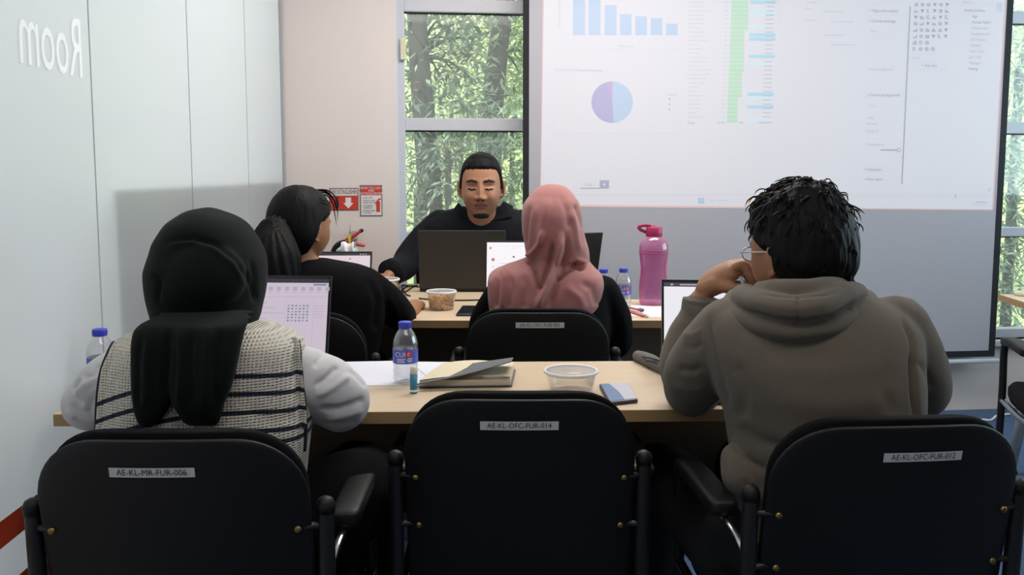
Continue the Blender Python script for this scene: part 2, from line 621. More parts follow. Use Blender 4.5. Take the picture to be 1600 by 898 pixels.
wl = thing('wall_left', None, None, LC, kind='structure')
ds = [0.0, ld(386, 200), ld(297, 200), ld(150, 300), ld(150, 300) + 1.05, 6.2]
pn, tr = MB(), MB()
for i, (a, b) in enumerate(zip(ds[:-1], ds[1:])):
    pn.flat([lp(a, 0), lp(b, 0), lp(b, RM), lp(a, RM)])
    if i:
        tr.box(lp(a, RM / 2, 0.001), (0.002, 0.0025, RM))
pn.build('glass_panel', M['frosted'], wl, fix=False)
tr.build('panel_joint', pm('joint_seal', 'b9bec0', 0.6), wl)
ce = MB(); ce.box(lp(0.012, RM / 2, 0.006), (0.012, 0.02, RM))
ce.build('corner_trim', pm('aluminium_trim', 'a8aaad', 0.5), wl)
red = pm('red_vinyl', 'c4411f', 0.5, 0.05)
rs = MB()
for z0, z1 in ((0.549, 0.599), (0.395, 0.472)):
    rs.flat([lp(2.1, z0, 0.002), lp(5.6, z0, 0.002), lp(5.6, z1, 0.002), lp(2.1, z1, 0.002)])
# the bands begin where the photograph first shows them, running towards the camera
rs.build('red_stripe', red, wl)
# mirrored lettering applied to the far side of the glass
tx = text_mb('Room', 0.162, 'CENTER')
dA, dB = ld(125, 78), ld(28, 60)
zc = lz(76, 75) + 0.018
xs = [p[0] for p in tx.v]; ys = [p[1] for p in tx.v]
x0, x1 = min(xs), max(xs)
y0, y1 = min(ys), max(ys)
ht = 0.128
lt = MB()
lt.f, lt.m = tx.f, tx.m
lt.v = [tuple(lp(dA + (p[0] - x0) / (x1 - x0) * (dB - dA), zc - 0.064 + (p[1] - y0) / (y1 - y0) * ht, 0.003)) for p in tx.v]
lt.build('lettering', pm('white_vinyl', 'fcfcfc', 0.5, 0.01, emit=None), wl)

# grey cabinet standing in the corridor against the frosted glass
cb = thing('cabinet', 'low grey cabinet seen as a blurred shadow through the frosted glass wall', 'cabinet', lp(1.0, 0, -0.3), 0)
dC = ld(182, 400)
cm = pm('grey_laminate', '8b8b90', 0.6)
b = MB(); b.prism([lp(0.05, 0, -0.02), lp(dC, 0, -0.02), lp(dC, 0, -0.45), lp(0.05, 0, -0.45)], UP * 1.205)
b.build('body', cm, cb, bevel=0.004)
for k in range(3):
    a0 = 0.05 + (dC - 0.05) * k / 3 + 0.01; a1 = 0.05 + (dC - 0.05) * (k + 1) / 3 - 0.01
    d = MB(); d.prism([lp(a0, 0.05, -0.452), lp(a1, 0.05, -0.452), lp(a1, 0.05, -0.47), lp(a0, 0.05, -0.47)], UP * 1.1)
    dd = d.build('door', cm, cb)
    h = MB(); h.tube([lp(a1 - 0.05, 0.55, -0.48), lp(a1 - 0.05, 0.68, -0.48)], 0.008, 8)
    h.build('handle', M['chrome'], dd, smooth=True)

# ------------------------------------------------------------------ outside
gm = pm('sunlit_grass', 'c3c98c', 0.95, 0.4, 3, 0.4, 60, col2='a3af74')  # pale tone puts part of the sun's brightness into the grass colour
g = MB()
rows = []
for i in range(24):
    y = 4.7 + i * 0.9
    z = -0.6 if i < 3 else -0.6 + (i - 3) * 0.34
    rows.append([Vector((-9 + k * 1.2, y + 0.1 * k, z + 0.12 * math.sin(k * 1.7 + i))) for k in range(26)])
g.grid(rows, False, False)
structure(g, 'ground_outside', gm, smooth=True)

def leafmat(name, c1, c2, c3):
    m = bpy.data.materials.new(name)
    m.use_nodes = True
    nt = m.node_tree
    b = nt.nodes['Principled BSDF']
    ge = nt.nodes.new('ShaderNodeNewGeometry')
    cr = nt.nodes.new('ShaderNodeValToRGB')
    e = cr.color_ramp.elements
    e[0].color = (*lin(c1), 1)
    e[1].color = (*lin(c3), 1)
    k = e.new(0.55); k.color = (*lin(c2), 1)
    nt.links.new(ge.outputs['Random Per Island'], cr.inputs[0])
    nt.links.new(cr.outputs[0], b.inputs['Base Color'])
    b.inputs['Roughness'].default_value = 0.4
    tl = nt.nodes.new('ShaderNodeBsdfTranslucent')
    nt.links.new(cr.outputs[0], tl.inputs[0])
    mx = nt.nodes.new('ShaderNodeMixShader'); mx.inputs[0].default_value = 0.35
    nt.links.new(b.outputs[0], mx.inputs[1]); nt.links.new(tl.outputs[0], mx.inputs[2])
    nt.links.new(mx.outputs[0], nt.nodes['Material Output'].inputs[0])
    return m

LM = [leafmat('dark_leaf', '56665a', '7c8c78', 'adb9a4'), leafmat('mid_leaf', '70835f', '9caa84', 'cdd4b6'), leafmat('pale_leaf', 'a5b07c', 'c9cf9c', 'e4e6c2')]
BARK = pm('grey_bark', '544d4a', 0.95, 0.35, 14, 0.9, 40, col2='3b3635', stretch=(1, 1, 0.3))

def leaves(cl, n, L, rnd):
    """cl: list of (centre, radius); n narrow leaves in all"""
    m = MB()
    tot = sum(r ** 2 for _, r in cl)
    for c, r in cl:
        c = Vector(c)
        for _ in range(max(4, int(n * r * r / tot))):
            d = Vector((rnd.gauss(0, 1), rnd.gauss(0, 1), rnd.gauss(0, 1))).normalized() * r * rnd.random() ** 0.5
            p = c + d
            a = rnd.uniform(0, 2 * PI)
            t = Vector((math.cos(a), math.sin(a) * 0.8, rnd.uniform(-1.1, 0.5))).normalized()
            s = t.cross(Vector((rnd.gauss(0, .5), rnd.gauss(0, .5), 1))).normalized()
            nn = s.cross(t)
            l = L * rnd.uniform(0.6, 1.3)
            w = l * rnd.uniform(0.11, 0.17)
            m.add([p, p + t * l * 0.45 + s * w - nn * w * 0.3, p + t * l - Vector((0, 0, l * 0.15)), p + t * l * 0.45 - s * w - nn * w * 0.3], [(0, 1, 2), (0, 2, 3)])
    return m

def plant(name, label, cat, base, trunk, tr_r, cl, n, L, mat, seed, twigs=True, group=None):
    rnd = random.Random(seed)
    root = thing(name, label, cat, base, 0, group)
    t = MB()
    t.tube([base] + trunk, [tr_r * 1.25] + [tr_r * (1 - 0.5 * i / max(1, len(trunk))) for i in range(len(trunk))], 14, sub=5)
    if twigs:
        for c, r in cl:
            o = min([Vector(base)] + [Vector(p) for p in trunk], key=lambda p: (p - Vector(c)).length)
            t.tube([o, (o + Vector(c)) / 2 + Vector((0, 0, 0.08)), c], [tr_r * 0.16, tr_r * 0.11, 0.005], 6, sub=3)
    t.build('trunk' if tr_r > 0.04 else 'stem', BARK, root, smooth=True)
    leaves(cl, n, L, rnd).build('foliage', mat, root, fix=False)
    return root

def gz(x, y):
    return -0.6 + max(0, (y - 7.4) / 0.9 * 0.34) - 0.05
def A(px, py, Y):
    return at(px, py, Y)
def clus(lst, Y, dy=0.5, rnd=random.Random(3)):
    return [(A(x, y, Y + rnd.uniform(-dy, dy)), r) for x, y, r in lst]

pA = A(668, 420, 7.2); pA.z = gz(0, 7.2)
plant('tree', 'tree with a thick dark trunk at the left edge of the window view', 'tree', pA,
      [A(672, 330, 7.2), A(664, 200, 7.2), A(655, 90, 7.2), A(648, -60, 7.2), A(650, -200, 7.2)], 0.105,
      clus([(690, 30, .38), (735, 30, .34), (700, 60, .3), (740, 62, .26), (650, 40, .3), (640, 110, .3), (650, 160, .28), (715, 118, .34), (745, 130, .28), (690, 125, .24), (680, -60, .5), (760, -50, .5)], 7.5, 0.3), 2400, 0.105, LM[0], 1)
pB = A(760, 420, 8.2); pB.z = gz(0, 8.2)
plant('tree', 'slender grey tree trunk leaning right in the window view, leaves beside it', 'tree', pB,
      [A(764, 300, 8.2), A(768, 180, 8.2), A(777, 90, 8.2), A(787, 10, 8.2), A(800, -120, 8.2)], 0.12,
      clus([(800, 60, .35), (810, 110, .4), (800, 150, .35), (815, 20, .4), (760, -60, .5), (830, 90, .5), (860, 40, .6)], 8.5, 0.25), 1700, 0.105, LM[1], 2)
SH = [
    ('bluish green shrub low in the window, beside the dark trunk', 700, 235, 7.0, .42, 0, 900, [(-.3, .15), (.3, .2), (0, -.3), (.25, -.4), (-.35, -.4)]),
    ('grey green bushy shrub low behind the presenter', 770, 250, 7.4, .5, 0, 1100, [(-.4, 0), (.35, .2), (0, -.4), (.4, -.5), (-.2, .35)]),
    ('pale yellow green shrub in the sun between the two trunks', 720, 170, 10.5, .6, 2, 900, [(-.5, .1), (.5, .25), (0, .5), (0, -.5)]),
    ('mid green shrub behind the leaning trunk', 800, 200, 10.0, .65, 1, 1100, [(-.5, 0), (.5, .3), (.1, .6), (0, -.6), (.6, -.5)]),
    ('dark feathery shrub at the foot of the thick trunk', 650, 300, 8.4, .5, 0, 900, [(-.3, .3), (.4, 0), (0, -.5), (.5, -.5)]),
    ('pale shrub high on the slope at the top of the window view', 705, 80, 13.5, .75, 2, 800, [(-.7, 0), (.7, .2), (.2, .7), (.9, .8)]),
    ('pale bush high on the slope behind the leaning trunk', 790, 70, 13.0, .8, 2, 800, [(-.6, 0), (.7, .2), (.2, .7)]),
    ('rounded green bush standing left of the thick dark trunk', 480, 250, 7.8, .6, 1, 900, [(-.5, .2), (.4, .4), (0, .7), (-.6, -.5), (.5, -.5)]),
    ('tall grey green bush far left of the window view', 260, 200, 8.2, .7, 0, 900, [(-.6, .3), (.5, .5), (0, .9), (-.6, -.5), (.5, -.6)]),
    ('pale bush on the slope at the far left', 380, 120, 12.5, .9, 2, 700, [(-.9, .2), (.9, .3), (0, .9), (-.9, 1.0)]),
    ('leafy green bush seen beyond the screen in the right window, upper panes', 1590, 110, 8.0, .6, 1, 1300, [(-.3, .2), (.3, .5), (0, .9), (.2, -.4), (-.2, -.6)]),
    ('dark bush low in the right window beside the projection screen', 1585, 300, 7.4, .5, 0, 1300, [(-.3, .3), (.3, .3), (0, -.4), (.3, -.5), (-.2, -.8), (.2, -1.0)]),
    ('pale bush on the slope far beyond the right window', 1600, 60, 12.5, .9, 2, 800, [(-.5, .2), (.6, .5), (0, .9), (0, -.8)]),
]
for i, (lab, px, py, Y, r, mi, n, offs) in enumerate(SH):
    c = A(px, py, Y)
    b = Vector((c.x, c.y, gz(c.x, Y)))
    rnd = random.Random(20 + i)
    cl = [(c, r)] + [(c + Vector((ox, rnd.uniform(-.3, .3), oz)), r * 0.75) for ox, oz in offs]
    plant('shrub', lab, 'shrub', b, [(b + c) / 2, c], 0.03, cl, int(n * (1.25 if i < 5 else 1.6)), 0.095 if Y < 9 else 0.14, LM[mi], 30 + i, True, 'shrubs beyond the windows')

# ------------------------------------------------------------------ projection screen
OS = 0.10
fab_c = 'a8a7ae'
FAB = pm('screen_fabric', fab_c, 0.9, 0.03, 80, 0.1, 500)
def ps_(px, py, off=0.0):
    return atp(px, py, W0 + nW * (OS + off), nW)
def ss(px, py): return ws(px, py, OS)
sl_, sr_ = ss(817, 220), ss(1569.5, 270)
zb = wz(1500, 558, OS)
scr = thing('projection_screen', 'large black bordered projection screen pulled down in front of the windows', 'projection screen', wp((sl_ + sr_) / 2, 0, OS))
bw = 0.034
f = MB(); wbox(f, sl_ + 0.001, sr_ - 0.001, zb + 0.001, 2.50, OS - 0.0035, OS - 0.0005)
f.build('fabric', FAB, scr)
bd = MB()
wbox(bd, sl_, sl_ + bw * 0.85, zb, 2.5, OS - 0.004, OS)
wbox(bd, sr_ - bw, sr_, zb, 2.5, OS - 0.004, OS)
wbox(bd, sl_ + bw * .85, sr_ - bw, zb, zb + 0.032, OS - 0.004, OS)
bd.build('border', pm('screen_border', '14151b', 0.8), scr)
bb = MB()
bb.tube([wp(sl_ - 0.01, zb - 0.022, OS - 0.003), wp(sr_ + 0.02, zb - 0.022, OS - 0.003)], 0.012, 14, cap_round=False)
bt = bb.build('bottom_bar', pm('white_bar', 'd5d6da', 0.4), scr, smooth=True)
kb = MB(); kb.tube([wp(sr_ + 0.02, zb - 0.022, OS - 0.003), wp(sr_ + 0.045, zb - 0.022, OS - 0.003)], 0.007, 10)
kb.build('end_cap', pm('white_cap', 'dfe0e3', 0.4), bt, smooth=True)
cs = MB(); wbox(cs, sl_ - 0.08, sr_ + 0.08, 2.48, 2.6, OS - 0.06, OS + 0.05)
cs.build('casing', pm('screen_casing', 'e2e2e2', 0.4), scr, bevel=0.01)

AMB = (0.34, 0.335, 0.35)
def shine(name, col):
    m = bpy.data.materials.new(name)
    m.use_nodes = True
    b = m.node_tree.nodes['Principled BSDF']
    b.inputs['Base Color'].default_value = (*lin(fab_c), 1)
    b.inputs['Roughness'].default_value = 0.9
    t = [max(0.0, a - k) for a, k in zip(lin(col), AMB)]
    b.inputs['Emission Color'].default_value = (*t, 1)
    b.inputs['Emission Strength'].default_value = SCREEN_GLOW / 0.33
    return m
PW, PB, PP, PK = shine('projected_white', 'dbdade'), shine('projected_blue', 'a9c4de'), shine('projected_purple', 'a39ac9'), shine('projected_magenta', 'b590c8')
PG, PT, PT2, PGR = shine('projected_green', 'aedbb2'), shine('projected_teal', 'a5d2e2'), shine('projected_pale_teal', 'cfe2e8'), shine('projected_grey', 'bfbec8')
PN, PD, PR, PO = shine('projected_slate', '9aa3b8'), shine('projected_dark', '9e9cb0'), shine('projected_red', 'e0b8b4'), shine('projected_line', 'cfced6')
PI_ = MB().flat([ps_(845, 319.5, .0008), ps_(1550, 327, .0008), ps_(1579, -150, .0008), ps_(852.3, -150, .0008)])
PI_.flat([ps_(844, 323, .0006), ps_(1550.5, 328.5, .0006), ps_(1550.5, 326, .0006), ps_(844, 319, .0006)], 1)
PI_.flat([ps_(843.6, 323, .0006), ps_(846, 323, .0006), ps_(853.5, -150, .0006), ps_(850.5, -150, .0006)], 1)
PI_.flat([ps_(1549, 328, .0006), ps_(1552, 328, .0006), ps_(1582, -150, .0006), ps_(1578, -150, .0006)], 1)
pic = PI_.build('projected_image', [PW, PR], scr, fix=False)
def quad(mb, x0, y0, x1, y1, mi=0, off=0.0016, sk=0.0):
    """axis-aligned patch of the projected picture; sk leans it like the picture's own edges"""
    k0, k1 = sk * y0, sk * y1
    mb.flat([ps_(x0 - k1, y1, off), ps_(x1 - k1, y1, off), ps_(x1 - k0, y0, off), ps_(x0 - k0, y0, off)], mi)
bars = MB()
for x0, x1, t in ((895.5, 914.5, -62), (920, 938.5, -22), (945, 963.5, 8), (969, 987, 22), (993, 1011, 25.5), (1017, 1035, 28.5), (1041, 1059, 37)):
    quad(bars, x0, t, x1, 55, 0, sk=0.008)
bars.build('bar_chart', PB, pic, fix=False)
pie = MB()
pc = (956.5, 159.5)
def wedge(a0, a1, mi):
    pts = [ps_(pc[0], pc[1], .0016)] + [ps_(pc[0] + 32.3 * math.sin(R(a0 + (a1 - a0) * k / 40)), pc[1] - 32.3 * math.cos(R(a0 + (a1 - a0) * k / 40)), .0016) for k in range(41)]
    pie.flat(pts[::-1], mi)
wedge(1, 176, 0); wedge(176, 346, 1); wedge(346, 361, 2)
pie.build('pie_chart', [PB, PP, PK], pic, fix=False)
tb = MB()
for k in range(-6, 29):
    y = 0.8 + k * 6.62
    r = 1169.5 if y < 47 else (1163.5 if y < 112 else (1160.5 if y < 153 else 1154.5))
    l = 1143.5 - 0.040 * y
    quad(tb, l, y, r - 0.012 * y + .0, y + 5.2, 0)
for y, mi in ((-12, 2), (1, 1), (14, 2), (20, 2), (40, 2), (52, 1), (58.5, 1), (85.5, 1), (98, 2), (144.5, 1), (151.5, 2), (164.5, 1), (184, 2)):
    quad(tb, 1172.5 - .03 * y, y, 1213.5 - .03 * y, y + 5, mi)
tb.build('data_table', [PG, PT, PT2], pic, fix=False)
ui = MB()
quad(ui, 907, 293.3, 937, 294.8, 0)                     # tab underline
quad(ui, 937, 281.5, 951.5, 294.5, 1)                   # plus button
quad(ui, 848, 303.6, 1551, 304.3, 2); quad(ui, 1300, 308, 1548, 308.6, 2)
for dx, dy in ((0, 0), (4.8, 0), (0, 4.8), (4.8, 4.8)):
    quad(ui, 1091 + dx, 309 + dy, 1095.3 + dx, 313.3 + dy, 3)
for i in range(27):
    y0 = 10 + i * 10.27
    quad(ui, 1421.2 - (y0 - 10) * 0.047, y0, 1422.8 - (y0 - 10) * 0.047, y0 + 10.4, 0)
quad(ui, 1376, 233.4, 1402, 235.2, 0)
def disc(mb, x, y, r, mi, off=.0018, n=20):
    mb.flat([ps_(x + r * math.cos(2 * PI * k / n), y + r * math.sin(2 * PI * k / n), off) for k in range(n)], mi)
disc(ui, 1404.5, 234.6, 3.2, 0); disc(ui, 1404.5, 234.6, 2.2, 4, .0022)
for y in (154.6, 163, 171): disc(ui, 1046, y, 1.3, 1)
quad(ui, 944.0 - 2.5, 287.6, 944 + 3, 288.7, 4, .0022); quad(ui, 943.8 - .1, 285.2, 944.9 + .1, 291, 4, .0022)
quad(ui, 1217.5, 0, 1218.3, 42, 2)
for x0, y0, x1, y1 in ((866, 78, 1068, 78.5), (866, 208, 1068, 208.5), (866, 78, 866.5, 208), (1352, 24, 1408, 24.4), (1352, 150, 1408, 150.4), (1352, 258, 1404, 258.4), (1426, 84, 1484, 84.5), (1424, 97, 1480, 97.5), (1424, 107.5, 1480, 108), (1494, 7, 1552, 7.4)):
    quad(ui, x0, y0, x1, y1, 2)
disc(ui, 1112, 313, 2.2, 2); quad(ui, 1168, 311.5, 1175, 317.5, 5)
quad(ui, 1557, 4, 1566, 18, 2); disc(ui, 1546, 296, 3, 2); quad(ui, 1492.5, 303, 1493.6, 309, 1)
ui.build('interface_lines', [PD, PN, PO, PB, PW, shine('projected_orange', 'e6cfae')], pic, fix=False)
rnd = random.Random(5)
ic = MB()
for r_ in range(8):
    for c_ in range(6):
        if (r_ == 6 and c_ > 2) or (r_ == 7 and c_ > 3): continue
        x, y = 1432 + c_ * 9.6 - r_ * 0.45, 7.3 + r_ * 9.9
        k = rnd.random()
        if k < .35:
            for j in range(3): quad(ic, x - 3 + j * 2.2, y + 3 - rnd.uniform(2, 6), x - 1.6 + j * 2.2, y + 3, rnd.randint(0, 1))
        elif k < .6:
            for j in range(3): quad(ic, x - 3, y - 3 + j * 2.2, x - 3 + rnd.uniform(3, 6), y - 1.8 + j * 2.2, rnd.randint(0, 1))
        elif k < .8:
            disc(ic, x, y, 2.8, 0); disc(ic, x, y, 1.2, 2, .0022)
        else:
            ic.flat([ps_(x - 3, y - 2.5, .0018), ps_(x + 3, y - 2.5, .0018), ps_(x, y + 3, .0018)], 1)
ic.build('icon_grid', [PN, PD, PW], pic, fix=False)
wr = MB()
def put(s, px, py, h, mi=0, align='LEFT', rot=0):
    """writing on the projected picture: h is the letter size in the photograph's pixels"""
    t = text_mb(s, 1.0, align)
    o = ps_(px, py, .0018)
    k = (ps_(px, py - h, .0018) - o).length
    b = len(wr.v)
    for p in t.v:
        x, y = (p[0], p[1]) if not rot else (-p[1], p[0])
        wr.v.append(tuple(o + uW * x * k + UP * y * k))
    wr.f.extend([tuple(i + b for i in f) for f in t.f]); wr.m.extend([mi] * len(t.f))
put('Page 1', 922, 288.5, 7, 1, 'CENTER')
put('Count of Full Name by Gender', 868, 109, 6, 1)
put('Department', 966, 72, 5, 1)
put('Gender', 1043, 148, 5, 1)
put('Count of Full Name', 874, 20, 6, 1, 'CENTER', 1)
for s, y in (('> Page information', 16.5), ('v Canvas settings', 32.5), ('v Canvas background', 148)):
    put(s, 1358 - (y - 16) * .03, y, 6.5, 0)
for s, y in (('Type', 48), ('Vertical alignment', 108), ('Color', 165), ('Image', 184), ('Browse', 193), ('Image fit', 204.5), ('Transparency', 225.5)):
    put(s, 1361 - y * .035, y, 5.6, 1)
for s, y in (('> Wallpaper', 265), ('> Filter pane', 280)): put(s, 1349, y, 6, 0)
put('+ Add data', 1452, 102.5, 6, 0, 'CENTER'); put('Values', 1424, 90, 5, 1); put('Search', 1505, 3, 5.5, 1)
put('EmployeeData', 1507, 16, 6, 0)
for i, s in enumerate(('Age', 'Annual Salary', 'Department', 'Employee ID', 'Full Name', 'Gender', 'Hire Date', 'Job Title', 'Manager', 'Rating')):
    put(s, 1519 - i * .6, 25.5 + i * 9.1, 6, 0 if i in (0, 1, 9) else 1)
put('Total', 1074, 192, 5.5, 0)
rnd = random.Random(11)
for x0, x1 in ((1121, 1133), (1155, 1162), (1186, 1206)): quad(wr, x0, 190.5, x1, 192.6, 1)
for k in range(28):                                     # rows too small to read
    y = 3 + k * 6.62
    quad(wr, 1076 - .05 * k, y, 1076 - .05 * k + rnd.uniform(14, 36), y + 1.5, 2)
    quad(wr, 1133 - .2 * k, y, 1138 - .2 * k, y + 1.6, 2)
    quad(wr, 1197 - .2 * k, y, 1210 - .2 * k, y + 1.6, 1)
quad(wr, 1524, 315, 1542, 316.8, 1); quad(wr, 1519, 319, 1543, 320.8, 2); quad(wr, 1120, 312.5, 1140, 314, 2)
for x, y, w in ((1260, 3, 18), (1286, 17, 34), (1298, 33, 36), (1286, 54, 34), (1298, 69, 40), (1258, 13, 10), (1258, 31, 16)): quad(wr, x, y, x + w, y + 2.2, 2)
wr.build('lettering', [PN, PGR, PO], pic, fix=False)

# ------------------------------------------------------------------ signs and extinguisher on the back wall
RED, WHT = pm('sign_red', 'c23a2a', 0.4, 0.04), pm('sign_white', 'dcd8d6', 0.4, 0.03)
def wq(mb, x0, y0, x1, y1, off, th, mi=0):
    a, b2 = ws((x0), (y0 + y1) / 2), ws(x1, (y0 + y1) / 2)
    wbox(mb, a, b2, wz((x0 + x1) / 2, y1), wz((x0 + x1) / 2, y0), off, off + th, mi)
def wtext(s, px, py, h, align='CENTER', off=0.004, fit=None):
    t = text_mb(s, 1.0, align)
    o = wp(ws(px, py), wz(px, py), off)
    k = h * 4.1 / F
    kx = k
    if fit:
        xs = [p[0] for p in t.v]; kx = fit * 4.1 / F / (max(xs) - min(xs))
    m = MB()
    m.f, m.m = t.f, t.m
    m.v = [tuple(o + uW * p[0] * kx + UP * p[1] * k) for p in t.v]
    return m
s1 = thing('fire_extinguisher_sign', 'red and white sign reading FIRE EXTINGUISHER with a down arrow', 'sign', wp(ws(538, 310), wz(538, 310), 0))
m = MB(); wq(m, 514.8, 293.5, 560, 328.5, 0.0005, 0.002); m.build('plate', pm('sign_frame', '7a4a48', 0.5), s1)
m = MB(); wq(m, 516.3, 295, 558.6, 305.5, 0.0026, 0.0005); m.build('header', WHT, s1)
m = MB(); wq(m, 516.3, 305.5, 558.6, 327, 0.0026, 0.0005); m.build('red_field', RED, s1)
m = wtext('FIRE EXTINGUISHER', 537.3, 300, 10.5, fit=39.5); m.build('lettering', M['ink'], s1)
m = MB()
ax = lambda x, y: wp(ws(x, y), wz(x, y), 0.004)
m.flat([ax(540, 308.5), ax(548.7, 308.5), ax(548.7, 317), ax(552.5, 317), ax(544.5, 325.5), ax(536.3, 317), ax(540, 317)])
m.build('arrow', WHT, s1)
def ext_icon(cx, y0, y1, w, mat, root):
    m = MB(); h = y1 - y0
    m.flat([ax(cx - w, y1), ax(cx + w, y1), ax(cx + w, y0 + h * .3), ax(cx + w * .6, y0 + h * .2), ax(cx - w * .6, y0 + h * .2), ax(cx - w, y0 + h * .3)])
    m.flat([ax(cx - w * .4, y0 + h * .2), ax(cx + w * .4, y0 + h * .2), ax(cx + w * .4, y0 + h * .08), ax(cx - w * .4, y0 + h * .08)])
    m.flat([ax(cx, y0 + h * .1), ax(cx + w * 1.6, y0 + h * .12), ax(cx + w * 1.3, y0), ax(cx, y0 + h * .03)])
    m.flat([ax(cx - w * .4, y0 + h * .1), ax(cx - w * 1.2, y0 + h * .2), ax(cx - w * 1.5, y0 + h * .5), ax(cx - w * 1.25, y0 + h * .5), ax(cx - w, y0 + h * .26)])
    return m.build('extinguisher_icon', mat, root)
ext_icon(526.5, 307, 325, 2.6, M['ink'], s1)
s2 = thing('instruction_sign', 'small framed sign on how to use a fire extinguisher, right of the arrow sign', 'sign', wp(ws(580, 313), wz(580, 313), 0))
m = MB(); wq(m, 562.3, 289, 597.5, 337.5, 0.0005, 0.002); m.build('plate', pm('sign_grey', '77686a', 0.5), s2)
m = MB(); wq(m, 564.2, 305, 596, 336, 0.0026, 0.0005); m.build('white_field', WHT, s2)
m = MB(); wq(m, 564.2, 290.6, 596, 305, 0.0026, 0.0005); m.build('header', RED, s2)
m = MB()
for s, y in (('HOW TO USE A', 293.8), ('FIRE', 298), ('EXTINGUISHER', 302.3)): m.merge(wtext(s, 580.2, y, 5.2))
m.build('header_lettering', WHT, s2)
m = MB()
for s, y in (('• PULL PIN', 309), ('• POINT THE', 313.3), ('  BASE OF FIRE', 316.8), ('• SQUEEZE', 321.4), ('  HANDLE', 324.8), ('• SWEEP SIDE', 329.3), ('  TO SIDE', 332.6)): m.merge(wtext(s, 565.5, y, 3.5, 'LEFT'))
m.build('lettering', M['ink'], s2)
ext_icon(591, 309.5, 331, 3.0, RED, s2)

ex = thing('fire_extinguisher', 'red fire extinguisher with yellow tag hung on the back wall', 'fire extinguisher', wp(ws(543, 390), 0, 0.10))
ER = pm('extinguisher_red', 'b23138', 0.35, 0.05)
eo = 0.095
exs = ws(545, 392, eo)
def ep(px, py, off=eo): return atp(px, py, W0 + nW * off, nW)
m = MB()
zt = ep(545, 394).z
m.lathe([(0.05, zt - 0.50), (0.073, zt - 0.49), (0.075, zt - 0.46), (0.075, zt - 0.09), (0.068, zt - 0.045), (0.045, zt - 0.012), (0.022, zt), (0.018, zt + 0.012)], wp(exs, 0, eo), 32)
m.build('body', ER, ex, smooth=True)
m = MB(); m.lathe([(0.019, zt + 0.01), (0.021, zt + 0.014), (0.021, zt + 0.04), (0.014, zt + 0.05)], wp(exs, 0, eo), 20)
m.build('valve', M['brass'], ex, smooth=True)
for pts in (((541, 376), (552, 369), (564, 360.5)), ((541, 378), (556, 381), (568, 383.5))):
    m = MB(); m.tube([ep(*p) for p in pts], [0.014, 0.012, 0.009], 10, sub=4, flat=0.7); hh = m.build('handle', ER, ex, smooth=True)
m = MB(); m.tube([ep(563, 361.3), ep(565.5, 359.8)], 0.0085, 8); m.build('tip', M['black'], hh, smooth=True)
m = MB(); m.tube([ep(539, 378), ep(530, 381), ep(523, 388), ep(520, 400), ep(519, 425), ep(522, 450)], 0.012, 12, sub=5); m.build('hose', M['black'], ex, smooth=True)
m = MB(); m.tube([ep(545, 382, eo + .02), ep(546.2, 365, eo + .02), ep(547.6, 351, eo + .02)], 0.0018, 6); m.tube([ep(537, 380, eo + .02), ep(549, 371, eo + .02)], 0.002, 6); m.build('safety_pin', M['chrome'], ex, smooth=True)
m = MB(); m.prism([ep(544.3, 365, eo + .024), ep(548.6, 365, eo + .024), ep(548.3, 373.5, eo + .024), ep(546.6, 381, eo + .024), ep(545.4, 381, eo + .024), ep(544, 373.5, eo + .024)], nW * 0.002)
m.build('tag', pm('yellow_tag', 'd8c43a', 0.5), ex)
m = MB(); m.prism([ep(548, 361, .03), ep(558, 361, .03), ep(558, 374, .03), ep(548, 374, .03)], nW * -0.028); m.build('bracket', pm('bracket_grey', 'b3a9a4', 0.5), ex)
# ------------------------------------------------------------------ tables
TOP = 0.75
def table(label, x0, x1, y0, y1, rz, group=None, leg_mat=None, panel=True, th=0.024, slant=0.12):
    """x0..x1 by y0..y1 in the table's own frame, pivot at the near left corner"""
    root = thing('table', label, 'table', (x0, y0, 0), rz, group)
    L, D = x1 - x0, y1 - y0
    m = MB(); m.box((L / 2, D / 2, TOP - 0.0015), (L, D, 0.003)); m.box((L / 2, D / 2, TOP - th / 2 - 0.0025), (L - 0.004, D - 0.004, th - 0.003))
    tp = m.build('tabletop', M['wood'], root, world=False)
    m = MB()
    e = 0.003
    for c, sz in (((L / 2, 0.0, 0), (L, e, th)), ((L / 2, D, 0), (L, e, th)), ((0, D / 2, 0), (e, D, th)), ((L, D / 2, 0), (e, D, th))):
        m.box((c[0], c[1], TOP - th / 2 - 0.0006), sz)
    m.build('edge_band', M['wood_edge'], tp, world=False)
    if panel:
        m = MB(); m.box((L / 2, D - 0.07, TOP - th - 0.18), (L - 0.16, 0.018, 0.36))
        m.build('modesty_panel', M['wood_panel'], root, world=False, bevel=0.002)
    lm = leg_mat or M['leg_metal']
    for x in (0.10, L - 0.10):
        for y, s in ((D * 0.3, -1), (D * 0.7, 1)):
            m = MB(); m.tube([(x, y, TOP - th), (x, y + s * slant, 0.02)], 0.02, 14, cap_round=False)
            lg = m.build('leg', lm, root, smooth=True, world=False)
            m = MB(); m.lathe([(0.024, 0), (0.026, 0.01), (0.021, 0.025)], (x, y + s * slant, 0), 14)
            m.build('foot_cap', M['black'], lg, smooth=True, world=False)
    m = MB(); m.box((L / 2, D / 2, TOP - th - 0.016), (L - 0.2, 0.04, 0.03))
    m.build('frame_bar', lm, root, world=False)
    return root

